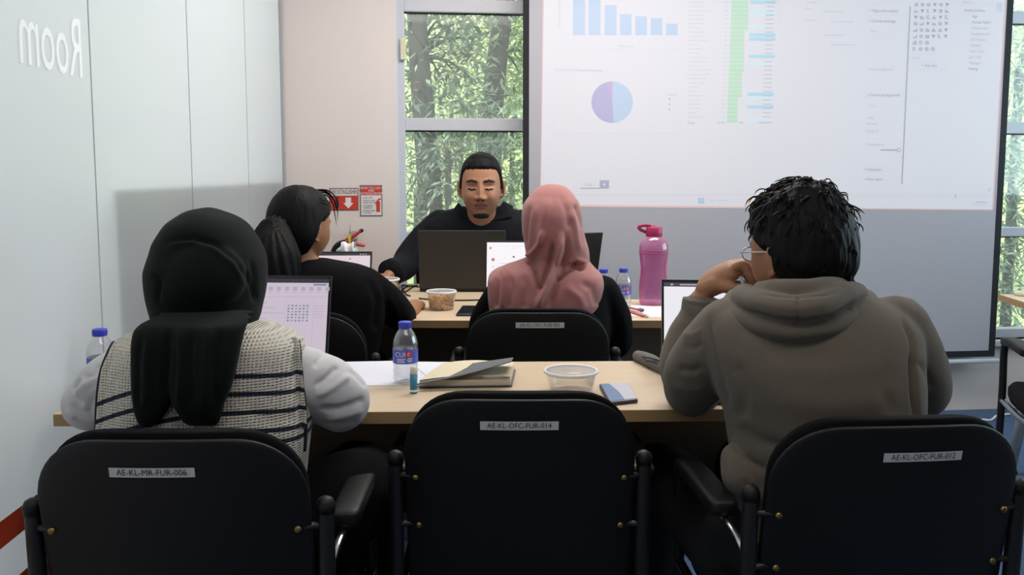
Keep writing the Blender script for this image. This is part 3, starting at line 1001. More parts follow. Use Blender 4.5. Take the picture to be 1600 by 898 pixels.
a = atz(84, 647, TOP)
T1 = table('long pale wood table across the front, nearest row', a.x, a.x + 1.72, a.y, a.y + 0.46, R(1.6), slant=0.1)
n2 = atz(720, 500.5, TOP).y
T2 = table('pale wood table in the second row with the tall pink bottle', -0.95, 1.02, n2, n2 + 0.475, 0)
T3Y = n2 + 0.482
T3 = table('pale wood table of the presenter facing the room', -0.86, 0.30, T3Y, T3Y + 0.46, 0)
c3 = atz(1531, 459, TOP)
t3 = table('pale wood side table at the right edge with slanted grey legs', c3.x, c3.x + 1.3, c3.y - 0.60, c3.y, R(-7), panel=False, slant=0.22)
MW3 = wm(t3)

# ------------------------------------------------------------------ chairs
def rrect_rows(w, z0, z1, rt, rb, n=30):
    rows = []
    for i in range(n + 1):
        z = z0 + (z1 - z0) * (0.5 - 0.5 * math.cos(PI * i / n))
        h = w / 2
        if z > z1 - rt: h = w / 2 - rt + math.sqrt(max(0, rt * rt - (z - z1 + rt) ** 2))
        if z < z0 + rb: h = min(h, w / 2 - rb + math.sqrt(max(0, rb * rb - (z0 + rb - z) ** 2)))
        rows.append((z, max(h, 0.02)))
    return rows

def back_y(z):
    return -0.018 - (z - 0.62) * 0.17

def slab(rows, th, off, curve=0.02, p=5.0, seg=64):
    g = []
    for z, h in rows:
        t_ = th * min(1.0, 0.35 + (h / rows[len(rows) // 2][1]) * 0.65)
        row = []
        for k in range(seg):
            a = 2 * PI * k / seg
            x = h * math.copysign(abs(math.cos(a)) ** (2 / p), math.cos(a))
            y = t_ / 2 * math.copysign(abs(math.sin(a)) ** (2 / 3.0), math.sin(a))
            row.append((x, back_y(z) + off + y + curve * (x / 0.2) ** 2, z))
        g.append(row)
    return MB().grid(g)

def make_chair(label, code):
    root = thing('office_chair', label, 'chair', (0, 0, 0), 0, 'black conference chairs')
    sh = slab(rrect_rows(0.416, 0.40, 0.838, 0.105, 0.05), 0.016, 0.0).build('backrest', M['black'], root, smooth=True, world=False)
    slab(rrect_rows(0.404, 0.41, 0.846, 0.10, 0.05), 0.034, 0.026, p=4.5).build('back_pad', M['black_fabric'], root, smooth=True, world=False)
    g = []
    for z, k in ((0.415, .9), (0.42, .97), (0.44, 1.0), (0.465, 1.0), (0.478, .96), (0.482, .85), (0.483, .5), (0.483, .1)):
        row = []
        for i in range(64):
            a = 2 * PI * i / 64
            row.append((0.225 * k * math.copysign(abs(math.cos(a)) ** 0.5, math.cos(a)), 0.27 + 0.225 * k * math.copysign(abs(math.sin(a)) ** 0.5, math.sin(a)), z - (0.02 if i in range(10, 23) and k > .9 else 0)))
        g.append(row)
    MB().grid(g).build('seat', M['black_fabric'], root, smooth=True, world=False)
    for sx in (-1, 1):
        X = 0.2275 * sx
        m = MB(); m.tube([(X, 0.004, 0.712), (X, 0.010, 0.55), (X, 0.014, 0.42), (X, -0.03, 0.2), (X * 1.04, -0.085, 0.012)], [0.0135] * 5, 14, sub=4)
        lg = m.build('leg', M['black_metal'], root, smooth=True, world=False)
        m = MB(); m.lathe([(0.0145, 0.0), (0.0155, 0.012), (0.012, 0.021), (0.005, 0.025)], (X, 0.0035, 0.704), 14)
        m.build('end_cap', M['black'], lg, smooth=True, world=False)
        m = MB(); m.tube([(X * 1.04, 0.36, 0.645), (X * 1.05, 0.395, 0.6), (X * 1.04, 0.40, 0.42), (X * 1.04, 0.43, 0.012)], 0.0125, 14, sub=5)
        m.build('leg', M['black_metal'], root, smooth=True, world=False)
        g = []
        for y, k in ((0.092, .1), (0.093, .6), (0.098, .9), (0.11, 1), (0.16, 1), (0.26, 1), (0.33, 1), (0.352, .95), (0.362, .75), (0.365, .1)):
            g.append([(X * 1.05 + 0.026 * k * math.copysign(abs(math.cos(a)) ** .5, math.cos(a)), y, 0.652 - 0.010 * sm(.26, .37, y) + 0.016 * k * math.copysign(abs(math.sin(a)) ** .5, math.sin(a))) for a in np.linspace(0, 2 * PI, 33)[:-1]])
        m = MB(); m.grid(g)
        am = m.build('armrest', M['black'], root, smooth=True, world=False)
        m = MB(); m.tube([(X, 0.016, 0.60), (X * 1.03, 0.045, 0.622), (X * 1.05, 0.10, 0.634)], 0.007, 10, sub=3)
        m.build('armrest_link', M['chrome'], am, smooth=True, world=False)
        m = MB(); m.tube([(X * 1.04, -0.0, 0.43), (X * 1.03, 0.2, 0.412), (X * 1.04, 0.40, 0.42)], 0.011, 10, sub=4)
        m.build('seat_rail', M['chrome'], root, smooth=True, world=False)['label'] = 'bare metal seat rail'
        for z in (0.685, 0.59):
            m = MB(); m.tube([(X, 0.006, z - 0.003), (sx * 0.20, back_y(z) + 0.020, z), (sx * 0.18, back_y(z) + 0.019, z)], 0.006, 8)
            br = m.build('bracket', M['black_metal'], root, smooth=True, world=False)
            xs_ = 0.1885 - (0.685 - z) * 0.04
            m = MB(); Mr = Matrix.Rotation(R(90), 4, 'X')
            m.lathe([(0.006, -0.002), (0.006, 0.0025), (0.0032, 0.0045)], (sx * xs_, back_y(z) - 0.007 + 0.02 * (xs_ / 0.2) ** 2, z), 14, M=Mr)
            m.build('screw', M['brass'], br, smooth=True, world=False)
    return root

def sticker(chair, code, x, z, w, h, tilt=0.0):
    """printed asset tag on the back of one chair"""
    m = MB(); n = 12
    y_ = lambda xx, zz: back_y(zz) - 0.0085 + 0.02 * (xx / 0.2) ** 2
    def P(u, v, o): 
        xx, zz = x + u * math.cos(tilt) - v * math.sin(tilt), z + v * math.cos(tilt) + u * math.sin(tilt)
        return (xx, y_(xx, zz) - o, zz)
    g = [[P(-w / 2 + w * i / n, s * h / 2, 0.0) for i in range(n + 1)] for s in (-1, 1)]
    m.grid(g, False, False)
    st = m.build('asset_tag', M['sticker'], chair, world=False)
    t = text_mb(code, 0.0165, 'CENTER')
    xs = [p[0] for p in t.v]; k = w * 0.82 / (max(xs) - min(xs))
    q = MB(); q.f, q.m = t.f, t.m
    q.v = [P(p[0] * k, p[1] * 0.85, 0.0008) for p in t.v]
    q.build('lettering', M['ink'], st, world=False)

spots = [
    ('empty black chair with tag 014 pushed up to the middle of the front table', 812, 1.535, 0, ('AE-KL-OFC-FUR-014', -0.001, 0.792, 0.138, 0.0165, 0)),
    ('black chair with tag 006 at the front left, under the striped knit vest', 276, 1.305, 1, ('AE-KL-MR-FUR-006', -0.018, 0.789, 0.128, 0.0155, 0)),
    ('black chair with tag 012 at the front right, behind the grey hoodie', 1389, 1.375, 4, ('AE-KL-OFC-FUR-012', 0.028, 0.789, 0.130, 0.0155, 0)),
    ('black chair with tag 005 in the second row behind the pink headscarf', 839, 2.48, 0, ('AE-KL-OFC-FUR-005', 0.006, 0.803, 0.138, 0.0165, 0)),
    ('black chair in the second row under the person with a ponytail', 467, 2.42, -6, None),
    ('black chair drawn up to the side table at the right edge', 1752, 2.60, -16, None),
]
proto = None
chairs = []
for i, (lab, px, Y, rz, tg) in enumerate(spots):
    if proto is None:
        o = proto = make_chair(lab, None)
    else:
        o = copy_tree(proto)
        o['label'] = lab
    p = at(px, 700, Y)
    place(o, (p.x, Y + 0.0, 0), R(rz))
    chairs.append(o)
for o, (lab, px, Y, rz, tg) in zip(chairs, spots):
    if tg: sticker(o, *tg)

# ------------------------------------------------------------------ laptops
LB, LS = pm('laptop_dark_shell', '1d1e20', 0.45, 0.1, spec=0.4), pm('laptop_silver', '9b9ca0', 0.35, 0.05, metal=0.6)
LK, LBZ = pm('laptop_keys', '111113', 0.6), pm('laptop_bezel', '0f1013', 0.3)
def laptop(label, w, d, h, lean, shell, paint=None, rz=0.0, loc=(0, 0, 0), big=0.0):
    """user sits on the -y side; hinge along x at the origin"""
    root = thing('laptop', label, 'laptop', loc, rz, 'open laptops')
    m = MB(); m.box((0, -d / 2, 0.0095), (w, d, 0.015))
    bs = m.build('base', shell, root, world=False, bevel=0.004)
    m = MB()
    for r_ in range(5):
        for k in range(14):
            m.box((-w * .43 + k * w * .066, -0.035 - r_ * 0.019, 0.0178), (w * .057, 0.016, 0.0016))
    m.build('keyboard', LK, bs, world=False)
    m = MB(); m.box((0, -d * .77, 0.0174), (0.105, d * .3, 0.0008)); m.build('trackpad', pm('trackpad', '2a2b2e', 0.4), bs, world=False)
    for sx in (-1, 1):
        m = MB(); m.lathe([(0.006, 0), (0.006, 0.003)], (sx * (w / 2 - .025), -0.02, 0), 10); m.build('rubber_foot', M['black'], bs, world=False)
    m = MB(); m.tube([(-w * .4, 0.002, 0.014), (w * .4, 0.002, 0.014)], 0.007, 10, cap_round=False); m.build('hinge', LK, root, world=False, smooth=True)
    Q = Matrix.Translation((0, 0.004, 0.016)) @ Matrix.Rotation(-lean, 4, 'X')
    def T(x, z, y=0.0): return Q @ Vector((x, y, z))
    m = MB(); m.prism([T(-w / 2, 0), T(w / 2, 0), T(w / 2, h), T(-w / 2, h)], Q.to_3x3() @ Vector((0, 0.006, 0)))
    ld_ = m.build('lid', shell, root, world=False, bevel=0.003)
    b = 0.006
    m = MB(); m.prism([T(-w / 2 + .001, .001, -0.0012), T(w / 2 - .001, .001, -0.0012), T(w / 2 - .001, h - .001, -0.0012), T(-w / 2 + .001, h - .001, -0.0012)], Q.to_3x3() @ Vector((0, 0.0014, 0)))
    m.build('bezel', LBZ, ld_, world=False)
    W_, H_ = w - 2 * b, h - 0.022
    m = MB()
    def q(x0, y0, x1, y1, mi=0, o=0.0018):
        """patch of the display; x from the left edge, y down from the top edge, both 0..1"""
        m.flat([T(-W_ / 2 + x * W_, 0.014 + (1 - y) * H_, -o) for x, y in ((x0, y1), (x1, y1), (x1, y0), (x0, y0))], mi)
    def dsc(x, y, r, mi, o=0.0023, a0=0, a1=2 * PI, n=24):
        pts = [T(-W_ / 2 + x * W_ + r * math.cos(a0 + (a1 - a0) * k / n), 0.014 + (1 - y) * H_ + r * math.sin(a0 + (a1 - a0) * k / n), -o) for k in range(n + (a1 - a0 < 6))]
        m.flat(pts + ([T(-W_ / 2 + x * W_, 0.014 + (1 - y) * H_, -o)] if a1 - a0 < 6 else []), mi)
    if paint:
        mats = paint(q, dsc)
        m.build('screen', mats, ld_, world=False, fix=False)
    else:
        q(0, 0, 1, 1, 0); m.build('screen', glow('display_far', 'd8d8e6', LAPTOP_GLOW), ld_, world=False, fix=False)
    return root

GW = lambda n, c, k=1.0: glow(n, c, LAPTOP_GLOW * k)
def paint1(q, dsc):
    q(0, 0, 1, 1, 0); q(0, 0, 1, .045, 1, .002); q(.35, 0.01, .52, .035, 4, .0022); q(0, .2, 1, .204, 3, .002)
    q(.89, .055, .985, .075, 2, .0021)
    for x in np.arange(.05, .98, .058):
        q(x, .09, x + .03, .13, 3, .002); q(x, .145, x + .025, .152, 3, .002)
    for x in (.30, .50, .70, .90): q(x, .21, x + .002, .95, 3, .002)
    for i in range(6):
        for j in range(6): q(.715 + j * .027, .29 + i * .033, .73 + j * .027, .308 + i * .033, 2 if (i + j) % 3 else 5, .0021)
    for i in range(5): q(.905, .30 + i * .03, .97, .306 + i * .03, 3, .002)
    for i in range(9): q(.52, .26 + i * .06, .52 + .05 + .06 * ((i * 7) % 3), .267 + i * .06, 3, .002)
    q(.515, .60, .69, .72, 6, .0019)
    return [GW('l1_white', 'd3c6d6'), GW('l1_bar', '34313a'), GW('l1_slate', '8a8ba0'), GW('l1_grey', 'b8acbf'), GW('l1_tab', 'b9a9bd'), GW('l1_teal', '93aab8'), GW('l1_pale', 'dccfe0')]
def paint2(q, dsc):
    q(0, 0, 1, 1, 0); q(0, 0, 1, .05, 1, .002); q(.6, .005, .7, .05, 1, .002)
    for x in (.88, .91, .94): q(x, .012, x + .015, .035, 2, .0022)
    for i in range(5): q(.05, .15 + i * .1, .05 + .2 + .1 * (i % 3), .162 + i * .1, 2, .002)
    dsc(.77, .12, .003, 3)
    return [GW('l2_white', 'e2d2dc'), GW('l2_bar', '3a3740'), GW('l2_grey', 'b5a8b8'), GW('l2_red', 'b06a72')]
def paint4(q, dsc):
    q(0, 0, 1, 1, 0)
    for x, y, r_, c in ((.04, .1, .004, 1), (.07, .3, .006, 1), (.30, .25, .0035, 2), (.07, .42, .003, 3), (.2, .27, .002, 3), (.3, .1, .002, 3)): dsc(x, y, r_, c)
    q(0, .06, 1, .064, 3, .002)
    for i in range(6): q(.14, .36 + i * .08, .3 + .08 * (i % 3), .368 + i * .08, 3, .002)
    return [GW('l4_white', 'f0eef3', 1.15), GW('l4_red', 'cf7b84'), GW('l4_dark', '7a4b5a'), GW('l4_grey', 'd8d3dc')]
def paint5(q, dsc):
    q(0, 0, 1, 1, 0); q(0, 0, 1, .05, 1, .002); q(.05, .015, .07, .035, 4, .0022); q(.12, .018, .3, .034, 4, .0022)
    q(0, .94, 1, 1, 1, .002); q(.05, .955, .075, .985, 5, .0022)
    for x, t in ((.11, .365), (.165, .38), (.22, .405), (.275, .42)): q(x, t, x + .037, .485, 2, .0021)
    dsc(.25, .68, .024, 3)
    for i in range(12): q(.55, .2 + i * .05, .95, .22 + i * .05, 6, .002)
    return [GW('l5_white', 'eceaf2', 1.15), GW('l5_bar', '4a4750'), GW('l5_teal', 'a5d3d6'), GW('l5_blue', '5a62c8'), GW('l5_pale', 'b9b2bb'), GW('l5_pink', 'd06a8a'), GW('l5_line', 'd5d5e4')]

p = atz(517, 575, TOP)
laptop('open laptop of the person in the striped vest, spreadsheet tool on its lit screen', 0.345, 0.22, 0.235, R(16), LB, paint1, R(-3), (p.x - 0.150, 1.965, TOP))
laptop('open laptop in front of the person with the ponytail, top of its pinkish screen showing', 0.33, 0.22, 0.196, R(22), LB, paint2, R(2), (at(577, 400, 3.07).x - 0.165, 3.07, TOP))
laptop('dark laptop with its lid towards the camera, in front of the presenter', 0.352, 0.23, 0.243, R(10), pm('laptop_grey_shell', '2a2927', 0.5, 0.12, 300), None, R(180), (at(723, 450, 3.50).x, 3.50, TOP))
laptop('open laptop with a white screen in front of the pink headscarf', 0.335, 0.22, 0.232, R(14), LB, paint4, R(-2), (at(757, 430, 3.05).x + 0.167, 3.05, TOP))
laptop('open laptop with teal bars on its screen in front of the grey hoodie', 0.325, 0.22, 0.222, R(17), LS, paint5, R(-6), (at(1033, 590, 1.99).x + 0.165, 1.985, TOP))
laptop('black laptop seen from behind, right of the pink headscarf', 0.31, 0.21, 0.235, R(14), LB, None, R(203), (at(936, 430, 3.52).x - 0.155, 3.50, TOP))

# ------------------------------------------------------------------ bottles
CLR = clear('clear_plastic', 'fafbfc', 0.16, 0.05, 0.12)
WAT = clear('water', 'f8fafc', 0.06, 0.02, 0.03)
CAPB = pm('blue_cap', '3b46c4', 0.45, 0.05)
LBL = pm('blue_label', '3f51b5', 0.4, 0.25, 60, col2='5668c2')
LRD, LWH = pm('label_red', 'd2384a', 0.4), pm('label_white', 'e4e6ee', 0.4)
def make_bottle(label):
    root = thing('water_bottle', label, 'bottle', (0, 0, 0), 0, 'small water bottles with blue caps')
    prof = [(0.012, 0.006), (0.022, 0.001), (0.0265, 0.004), (0.0285, 0.012), (0.0275, 0.022), (0.0288, 0.03), (0.0275, 0.038), (0.0288, 0.046), (0.0285, 0.05), (0.0285, 0.082), (0.029, 0.088), (0.0283, 0.096), (0.025, 0.108), (0.0195, 0.119), (0.0145, 0.126), (0.0128, 0.130), (0.0128, 0.14)]
    MB().lathe(prof, seg=40).build('body', CLR, root, smooth=True, world=False)
    MB().lathe([(0.010, 0.008), (0.021, 0.004), (0.0262, 0.012), (0.0262, 0.02), (0.0268, 0.05), (0.0268, 0.084)], seg=32).build('water', WAT, root, smooth=True, world=False)
    m = MB(); m.lathe([(0.0146, 0.1285), (0.015, 0.130), (0.015, 0.142), (0.0142, 0.1435), (0.004, 0.144)], seg=40)
    cpb = m.build('cap', CAPB, root, smooth=True, world=False)
    m = MB()
    for k in range(30):
        a = 2 * PI * k / 30
        m.box((0.0151 * math.cos(a), 0.0151 * math.sin(a), 0.136), (0.0008, 0.0012, 0.011), Matrix.Rotation(a, 3, 'Z'))
    m.build('cap_ridges', CAPB, cpb, world=False)
    m = MB(); m.lathe([(0.0291, 0.050), (0.0291, 0.0815)], seg=48, cap=False)
    lb = m.build('label_band', LBL, root, smooth=True, world=False)
    cyl = lambda x, z, r_: (r_ * math.sin(x / r_), -r_ * math.cos(x / r_), z)
    m = MB()
    m.flat([cyl(0.009 + 0.0075 * math.cos(2 * PI * k / 24), 0.0725 + 0.0075 * math.sin(2 * PI * k / 24), 0.0297) for k in range(24)])
    m.build('badge', LRD, lb, world=False)
    m = MB()
    t = text_mb('CUI', 0.0155, 'CENTER')
    m.add([cyl(p[0] - 0.012, p[1] + 0.0715, 0.0297) for p in t.v], t.f)
    t = text_mb('✓', 0.011, 'CENTER')
    m.add([cyl(0.009 + 0.0035 * math.cos(a), 0.0725 + 0.0035 * math.sin(a), 0.0301) for a in np.linspace(0.6, 5.2, 12)] + [cyl(0.009 + 0.0022 * math.cos(a), 0.0725 + 0.0022 * math.sin(a), 0.0301) for a in np.linspace(5.2, 0.6, 12)], [tuple(range(24))])
    for z0, x0, x1 in ((0.061, -.02, .001), (0.0575, -.02, -.002), (0.054, -.02, .0), (0.062, .006, .017), (0.0585, .004, .016), (0.055, .006, .017)):
        n = 8
        m.grid([[cyl(x0 + (x1 - x0) * i / n, z0 + s, 0.0297) for i in range(n + 1)] for s in (0, 0.0016)], False, False)
    m.build('lettering', LWH, lb, world=False)
    return root
bsp = [
    ('small water bottle with blue cap in the middle of the front table', atz(634, 598, TOP), 0.1),
    ('small water bottle with blue cap beside the glass wall, left of the striped vest', at(157, 545, 1.868), 0.9),
    ('small water bottle with blue cap, the whole one left of the tall pink bottle', at(974, 450, 3.08), 0.1),
    ('small water bottle with blue cap half hidden behind the pink headscarf wearer', at(943, 450, 3.06), 0.5),
]
pb = None
for lab, p, rz in bsp:
    if pb is None: o = pb = make_bottle(lab)
    else:
        o = copy_tree(pb); o['label'] = lab
    place(o, (p.x, p.y, TOP), rz)

pk = thing('sports_bottle', 'tall pink water bottle with a looped cap on the second row table', 'bottle', (at(1021, 430, 3.16).x, 3.16, TOP))
PKP = clear('pink_plastic', 'f0b4d8', 0.10, 0.16, 0.15)
PKW = clear('pink_water', 'f0e4f2', 0.03, 0.06, 0.1)
PKC = pm('magenta_cap', 'a8285c', 0.45, 0.08)
m = MB(); m.lathe([(0.02, 0.003), (0.045, 0.0), (0.0505, 0.008), (0.0525, 0.04), (0.0525, 0.075), (0.048, 0.115), (0.0475, 0.14), (0.050, 0.165), (0.0535, 0.19), (0.0538, 0.20), (0.0525, 0.218), (0.045, 0.238), (0.033, 0.25), (0.026, 0.254)], seg=48)
for i, (x, y, z) in enumerate(list(m.v)): pass
m.build('body', PKP, pk, smooth=True, world=False)
m = MB(); m.lathe([(0.018, 0.008), (0.042, 0.006), (0.047, 0.012), (0.049, 0.04), (0.049, 0.075), (0.0445, 0.115), (0.044, 0.14), (0.0465, 0.165), (0.05, 0.188)], seg=40)
m.build('water', PKW, pk, smooth=True, world=False)
m = MB(); m.lathe([(0.0515, 0.1885), (0.0545, 0.1895), (0.0515, 0.1915)], seg=48, cap=False); m.build('seam_ring', PKC, pk, smooth=True, world=False)
for sx in (-1, 1):
    m = MB(); m.tube([(sx * .046, -.02, .03), (sx * .043, -.022, .08), (sx * .037, -.026, .13), (sx * .044, -.022, .18)], [.004, .006, .006, .003], 8, sub=4)
    m.build('grip_rib', pm('pink_rib', 'c25a93', 0.4), pk, smooth=True, world=False)
m = MB(); m.lathe([(0.029, 0.252), (0.03, 0.255), (0.0295, 0.283), (0.027, 0.2875), (0.008, 0.289)], seg=40); m.box((-0.012, 0, 0.286), (0.03, 0.016, 0.012))
cpk = m.build('cap', PKC, pk, smooth=True, world=False, bevel=0.001)
m = MB(); m.tube([(-0.015, -0.006, 0.291), (-0.035, -0.004, 0.293), (-0.055, 0, 0.288), (-0.052, 0, 0.278), (-0.036, 0, 0.27), (-0.024, 0, 0.266)], 0.0042, 8, sub=5, flat=1.5); m.build('carry_loop', PKC, cpk, smooth=True, world=False)

# ------------------------------------------------------------------ things on the front table
pap = pm('white_paper', 'd9d9e2', 0.8, 0.02)
def sheet(label, pts, dz=0.0):
    P = [atz(x, y, TOP) for x, y in pts]
    c = sum(P, Vector()) / len(P)
    root_loc = (c.x, c.y, TOP)
    m = MB(); m.prism([Vector((p.x, p.y, TOP + 0.0004 + dz)) - Vector(root_loc) for p in P], (0, 0, 0.0006))
    o = m.build('paper_sheet', pap, None)
    o.location = root_loc
    return tag(o, label, 'paper', 'loose white sheets')
sheet('white sheet of paper under the small bottle on the front table', [(470, 567), (640, 563.5), (679, 601), (560, 603), (500, 606)])
sheet('white sheet of paper behind the grey notebook, right of the small bottle', [(641, 566), (762, 567), (740, 577), (700, 590), (668, 590)], 0.0012)
nb = thing('notebook', 'thick notebook with cream pages and its grey cover lifted, front table', 'notebook', atz(730, 597, TOP))
pg = pm('cream_pages', 'd8cbae', 0.8, 0.06, 5)
pe = pm('page_edges', 'c7bfae', 0.8, 0.25, 10, stretch=(1, 1, 60))
nc = pm('grey_cover', '5f6064', 0.6, 0.06)
NB = [atz(652, 607, TOP), atz(800, 605, TOP), atz(806, 580, TOP), atz(690, 578, TOP)]
def lift(p, z): return Vector((p.x, p.y, TOP + z))
a0, a1, a2, a3 = NB
m = MB(); m.prism([lift(p, 0.003) for p in NB], (0, 0, 0.002)); m.build('back_cover', nc, nb)
ins = [p + (sum(NB, Vector()) / 4 - p) * 0.04 for p in NB]
m = MB(); m.prism([lift(ins[0], .005), lift(ins[1], .005), lift(ins[2], .005), lift(ins[3], .005)], (0, 0, 0.013)); m.build('page_block', pe, nb)
m = MB()
for k in range(4):
    n = 10
    rows = []
    for i in range(n + 1):
        t = i / n
        zz = 0.0185 + 0.006 * (k + 1) / 4 * math.sin(PI * min(1, t * 1.2)) + 0.002 * k * t
        pA_, pB_ = ins[0].lerp(ins[1], t), ins[3].lerp(ins[2], t)
        rows.append([lift(pA_, zz), lift(pA_.lerp(pB_, .5), zz + .0015), lift(pB_, zz)])
    m.grid(rows, False, False)
m.build('pages', pg, nb, smooth=True)
m = MB()
cA, cB, cC, cD = at(652, 601, 1.885), at(799, 565.5, 1.93), at(802, 559.5, 2.03), at(719, 573, 2.05)
rows = []
for i in range(13):
    t = i / 12
    rows.append([cA.lerp(cB, t) - UP * .004 * math.sin(PI * t), (cA.lerp(cD, min(1, t / .45)) if t < .45 else cD.lerp(cC, (t - .45) / .55)) + UP * .002 * math.sin(PI * t)])
m.grid(rows, False, False)
m.grid([[p + UP * 0.0022 for p in r] for r in rows], False, False)
for j in (0, 1):
    m.grid([[r[j], r[j] + UP * 0.0022] for r in rows], False, False)
m.grid([[rows[-1][0], rows[-1][1]], [rows[-1][0] + UP * .0022, rows[-1][1] + UP * .0022]], False, False)
m.build('front_cover', nc, nb)
m = MB()
for k, zz in enumerate((0.021, 0.024)):
    m.prism([lift(ins[1].lerp(ins[0], .30), zz), lift(ins[1].lerp(ins[2], .0), zz - .006), lift(ins[2].lerp(ins[1], .2), zz), lift(ins[2].lerp(ins[3], .22), zz)], (0, 0, 0.0006))
m.build('loose_pages', pap, nb)

gs = thing('lip_balm', 'small blue and white capped stick standing beside the notebook', 'lip balm', atz(646.5, 614, TOP))
for nm, prof, mt in (('tube', [(0.0082, 0), (0.0082, 0.043)], pm('balm_blue', '2f63a8', 0.4, 0.35, 90, col2='2a8f8a')), ('cap', [(0.0076, 0.043), (0.0076, 0.056), (0.0062, 0.06), (0.002, 0.0612)], pm('balm_cap', 'd4d8d2', 0.4))):
    MB().lathe(prof, seg=24).build(nm, mt, gs, smooth=True, world=False, bevel=0)
MB().lathe([(0.0084, 0.004), (0.0084, 0.009)], seg=24, cap=False).build('band', LWH, gs, smooth=True, world=False)

def food_box(label, loc, r, h, lid, group='round plastic food tubs', fill=None):
    root = thing('food_container', label, 'food container', loc, 0, group)
    m = MB(); m.lathe([(r * .80, 0.002), (r * .82, 0.0005), (r * .84, 0.004), (r * .95, h * .8), (r, h - .004), (r * 1.02, h)], seg=48)
    m.lathe([(r * .78, 0.004), (r * .93, h * .8), (r * .97, h)], seg=48, cap=False)
    m.build('tub', clear('tub_plastic_' + group[:3] + str(fill), 'fbfbfb', 0.10, 0.04, 0.2), root, smooth=True, world=False)
    m = MB(); m.lathe([(r * 1.02, h - .004), (r * 1.05, h - .003), (r * 1.055, h + .001), (r * 1.02, h + .0035), (r * .97, h + .002)], seg=48, cap=False)
    rim = m.build('lid_rim' if lid else 'rim', pm('milky_rim', 'e0e0e2', 0.35, 0.03), root, smooth=True, world=False)
    if lid:
        MB().lathe([(r * .97, h + .002), (r * .92, h + .0015), (r * .3, h + .002), (.002, h + .002)], seg=48, cap=False).build('lid_top', clear('lid_plastic', 'f6f6f6', 0.15, 0.22, 0.2), rim, smooth=True, world=False)
    if fill:
        rnd = random.Random(9)
        m = MB()
        for k in range(220):
            a = rnd.uniform(0, 2 * PI); q = rnd.random() ** .5
            z = rnd.uniform(0.008, h * .68)
            rr = (r * .78 + (r * .1) * z / h - .006) * (q if rnd.random() < .35 else 1)
            c = Vector((rr * math.cos(a), rr * math.sin(a), z))
            Mr = Euler((rnd.uniform(0, 6), rnd.uniform(0, 6), rnd.uniform(0, 6))).to_matrix()
            pts = [c + Mr @ Vector((0.007 * math.cos(t), 0.0055 * math.sin(t), 0.002 * math.sin(2 * t))) for t in np.linspace(0, 4.6, 6)]
            m.tube(pts, 0.0032, 6)
        o = m.build('snack_pieces', pm('golden_snack', 'e3b873', 0.6, 0.35, 80, 0.3, 300, col2='c88f4c'), root, smooth=True, world=False)
        o['kind'] = 'stuff'
    return root
p = atz(892, 611, TOP)
food_box('round clear tub with a clear lid, on the front table beside the phone', (p.x, p.y, TOP), 0.0575, 0.046, True)
p = atz(690, 483, TOP)
food_box('round clear tub of golden snacks on the second row table', (p.x, p.y, TOP), 0.052, 0.064, True, fill='snack')
p = at(604, 440, 3.42)
food_box('round tub of snacks half hidden behind the black sleeve, presenter table', (p.x, p.y, TOP), 0.05, 0.062, True, fill='snack2')

def phone(label, pts, zt, mats, paint):
    P = [atz(x, y, zt) for x, y in pts]
    c = sum(P, Vector()) / 4
    root = thing('smartphone', label, 'phone', (c.x, c.y, TOP), 0, 'phones on the tables')
    m = MB(); m.prism([Vector((p.x, p.y, TOP)) for p in P], (0, 0, zt - TOP)); m.build('body', mats[0], root, bevel=0.0035)
    m = MB()
    q = [p + (c - p) * 0.07 for p in P]
    for poly, mi in paint:
        m.flat([q[0].lerp(q[1], u).lerp(q[3].lerp(q[2], u), v) + UP * 0.0006 for u, v in poly], mi)
    m.build('screen', mats[1:], root, fix=False)
    return root
phone('phone lying face up with a blue and white screen on the front table', [(952, 628), (997, 623), (983, 597), (936, 599)], TOP + 0.009,
      [pm('phone_case', '3c3d4a', 0.4), glow('phone_blue', '7f9cc2', .35), glow('phone_white', 'd2d0da', .5)],
      [([(0, 0), (.55, 0), (.5, .45), (.38, .8), (.3, 1), (0, 1)], 0), ([(.55, 0), (1, 0), (1, 1), (.3, 1), (.38, .8), (.5, .45)], 1)])
phone('dark phone lying beside the snack tub on the second row table', [(712, 490), (748, 490), (752, 477), (722, 477)], TOP + 0.009,
      [pm('phone_dark_case', '26324a', 0.35), pm('phone_dark_glass', '161b26', 0.15)], [([(0, 0), (1, 0), (1, 1), (0, 1)], 0)])

# grey pouch with spectacles on it, behind the hoodie laptop
pp = [atz(1037, 590, TOP), atz(1046, 582, TOP), atz(1006, 561, TOP), atz(988, 567, TOP)]
cc = sum(pp, Vector()) / 4
po = thing('pouch', 'slim grey pouch lying behind the laptop of the grey hoodie', 'pouch', (cc.x, cc.y, TOP))
m = MB(); m.tube([pp[0].lerp(pp[1], .5) + UP * .012, cc + UP * .016, pp[2].lerp(pp[3], .5) + UP * .013], [0.014, 0.0175, 0.015], 16, sub=5)
for i, v in enumerate(m.v): m.v[i] = (v[0], v[1], max(v[2], TOP + 0.0005))
m.build('body', pm('grey_felt', '6b6964', 0.95, 0.15, 200, 0.3, 600), po, smooth=True)
m = MB(); m.tube([pp[1] + UP * .022, cc.lerp(pp[1], .3) + UP * .028, pp[2] + UP * .022], 0.0012, 6); m.build('zip', M['black'], po)
gl_ = thing('spectacles', 'folded dark spectacles resting on the grey pouch', 'spectacles', atz(1016, 572, TOP + .034))
z0 = TOP + 0.0325
m = MB(); m.tube([atz(1003, 557, z0), atz(1014, 559, z0 + .003), atz(1032, 563, z0 + .002)], 0.0018, 8, sub=4); m.build('temple', M['black'], gl_, smooth=True)
m = MB(); m.tube([atz(1003, 557, z0), atz(1012, 563, z0 + .002), atz(1028, 568, z0 + .001)], 0.0018, 8, sub=4); m.build('temple', M['black'], gl_, smooth=True)
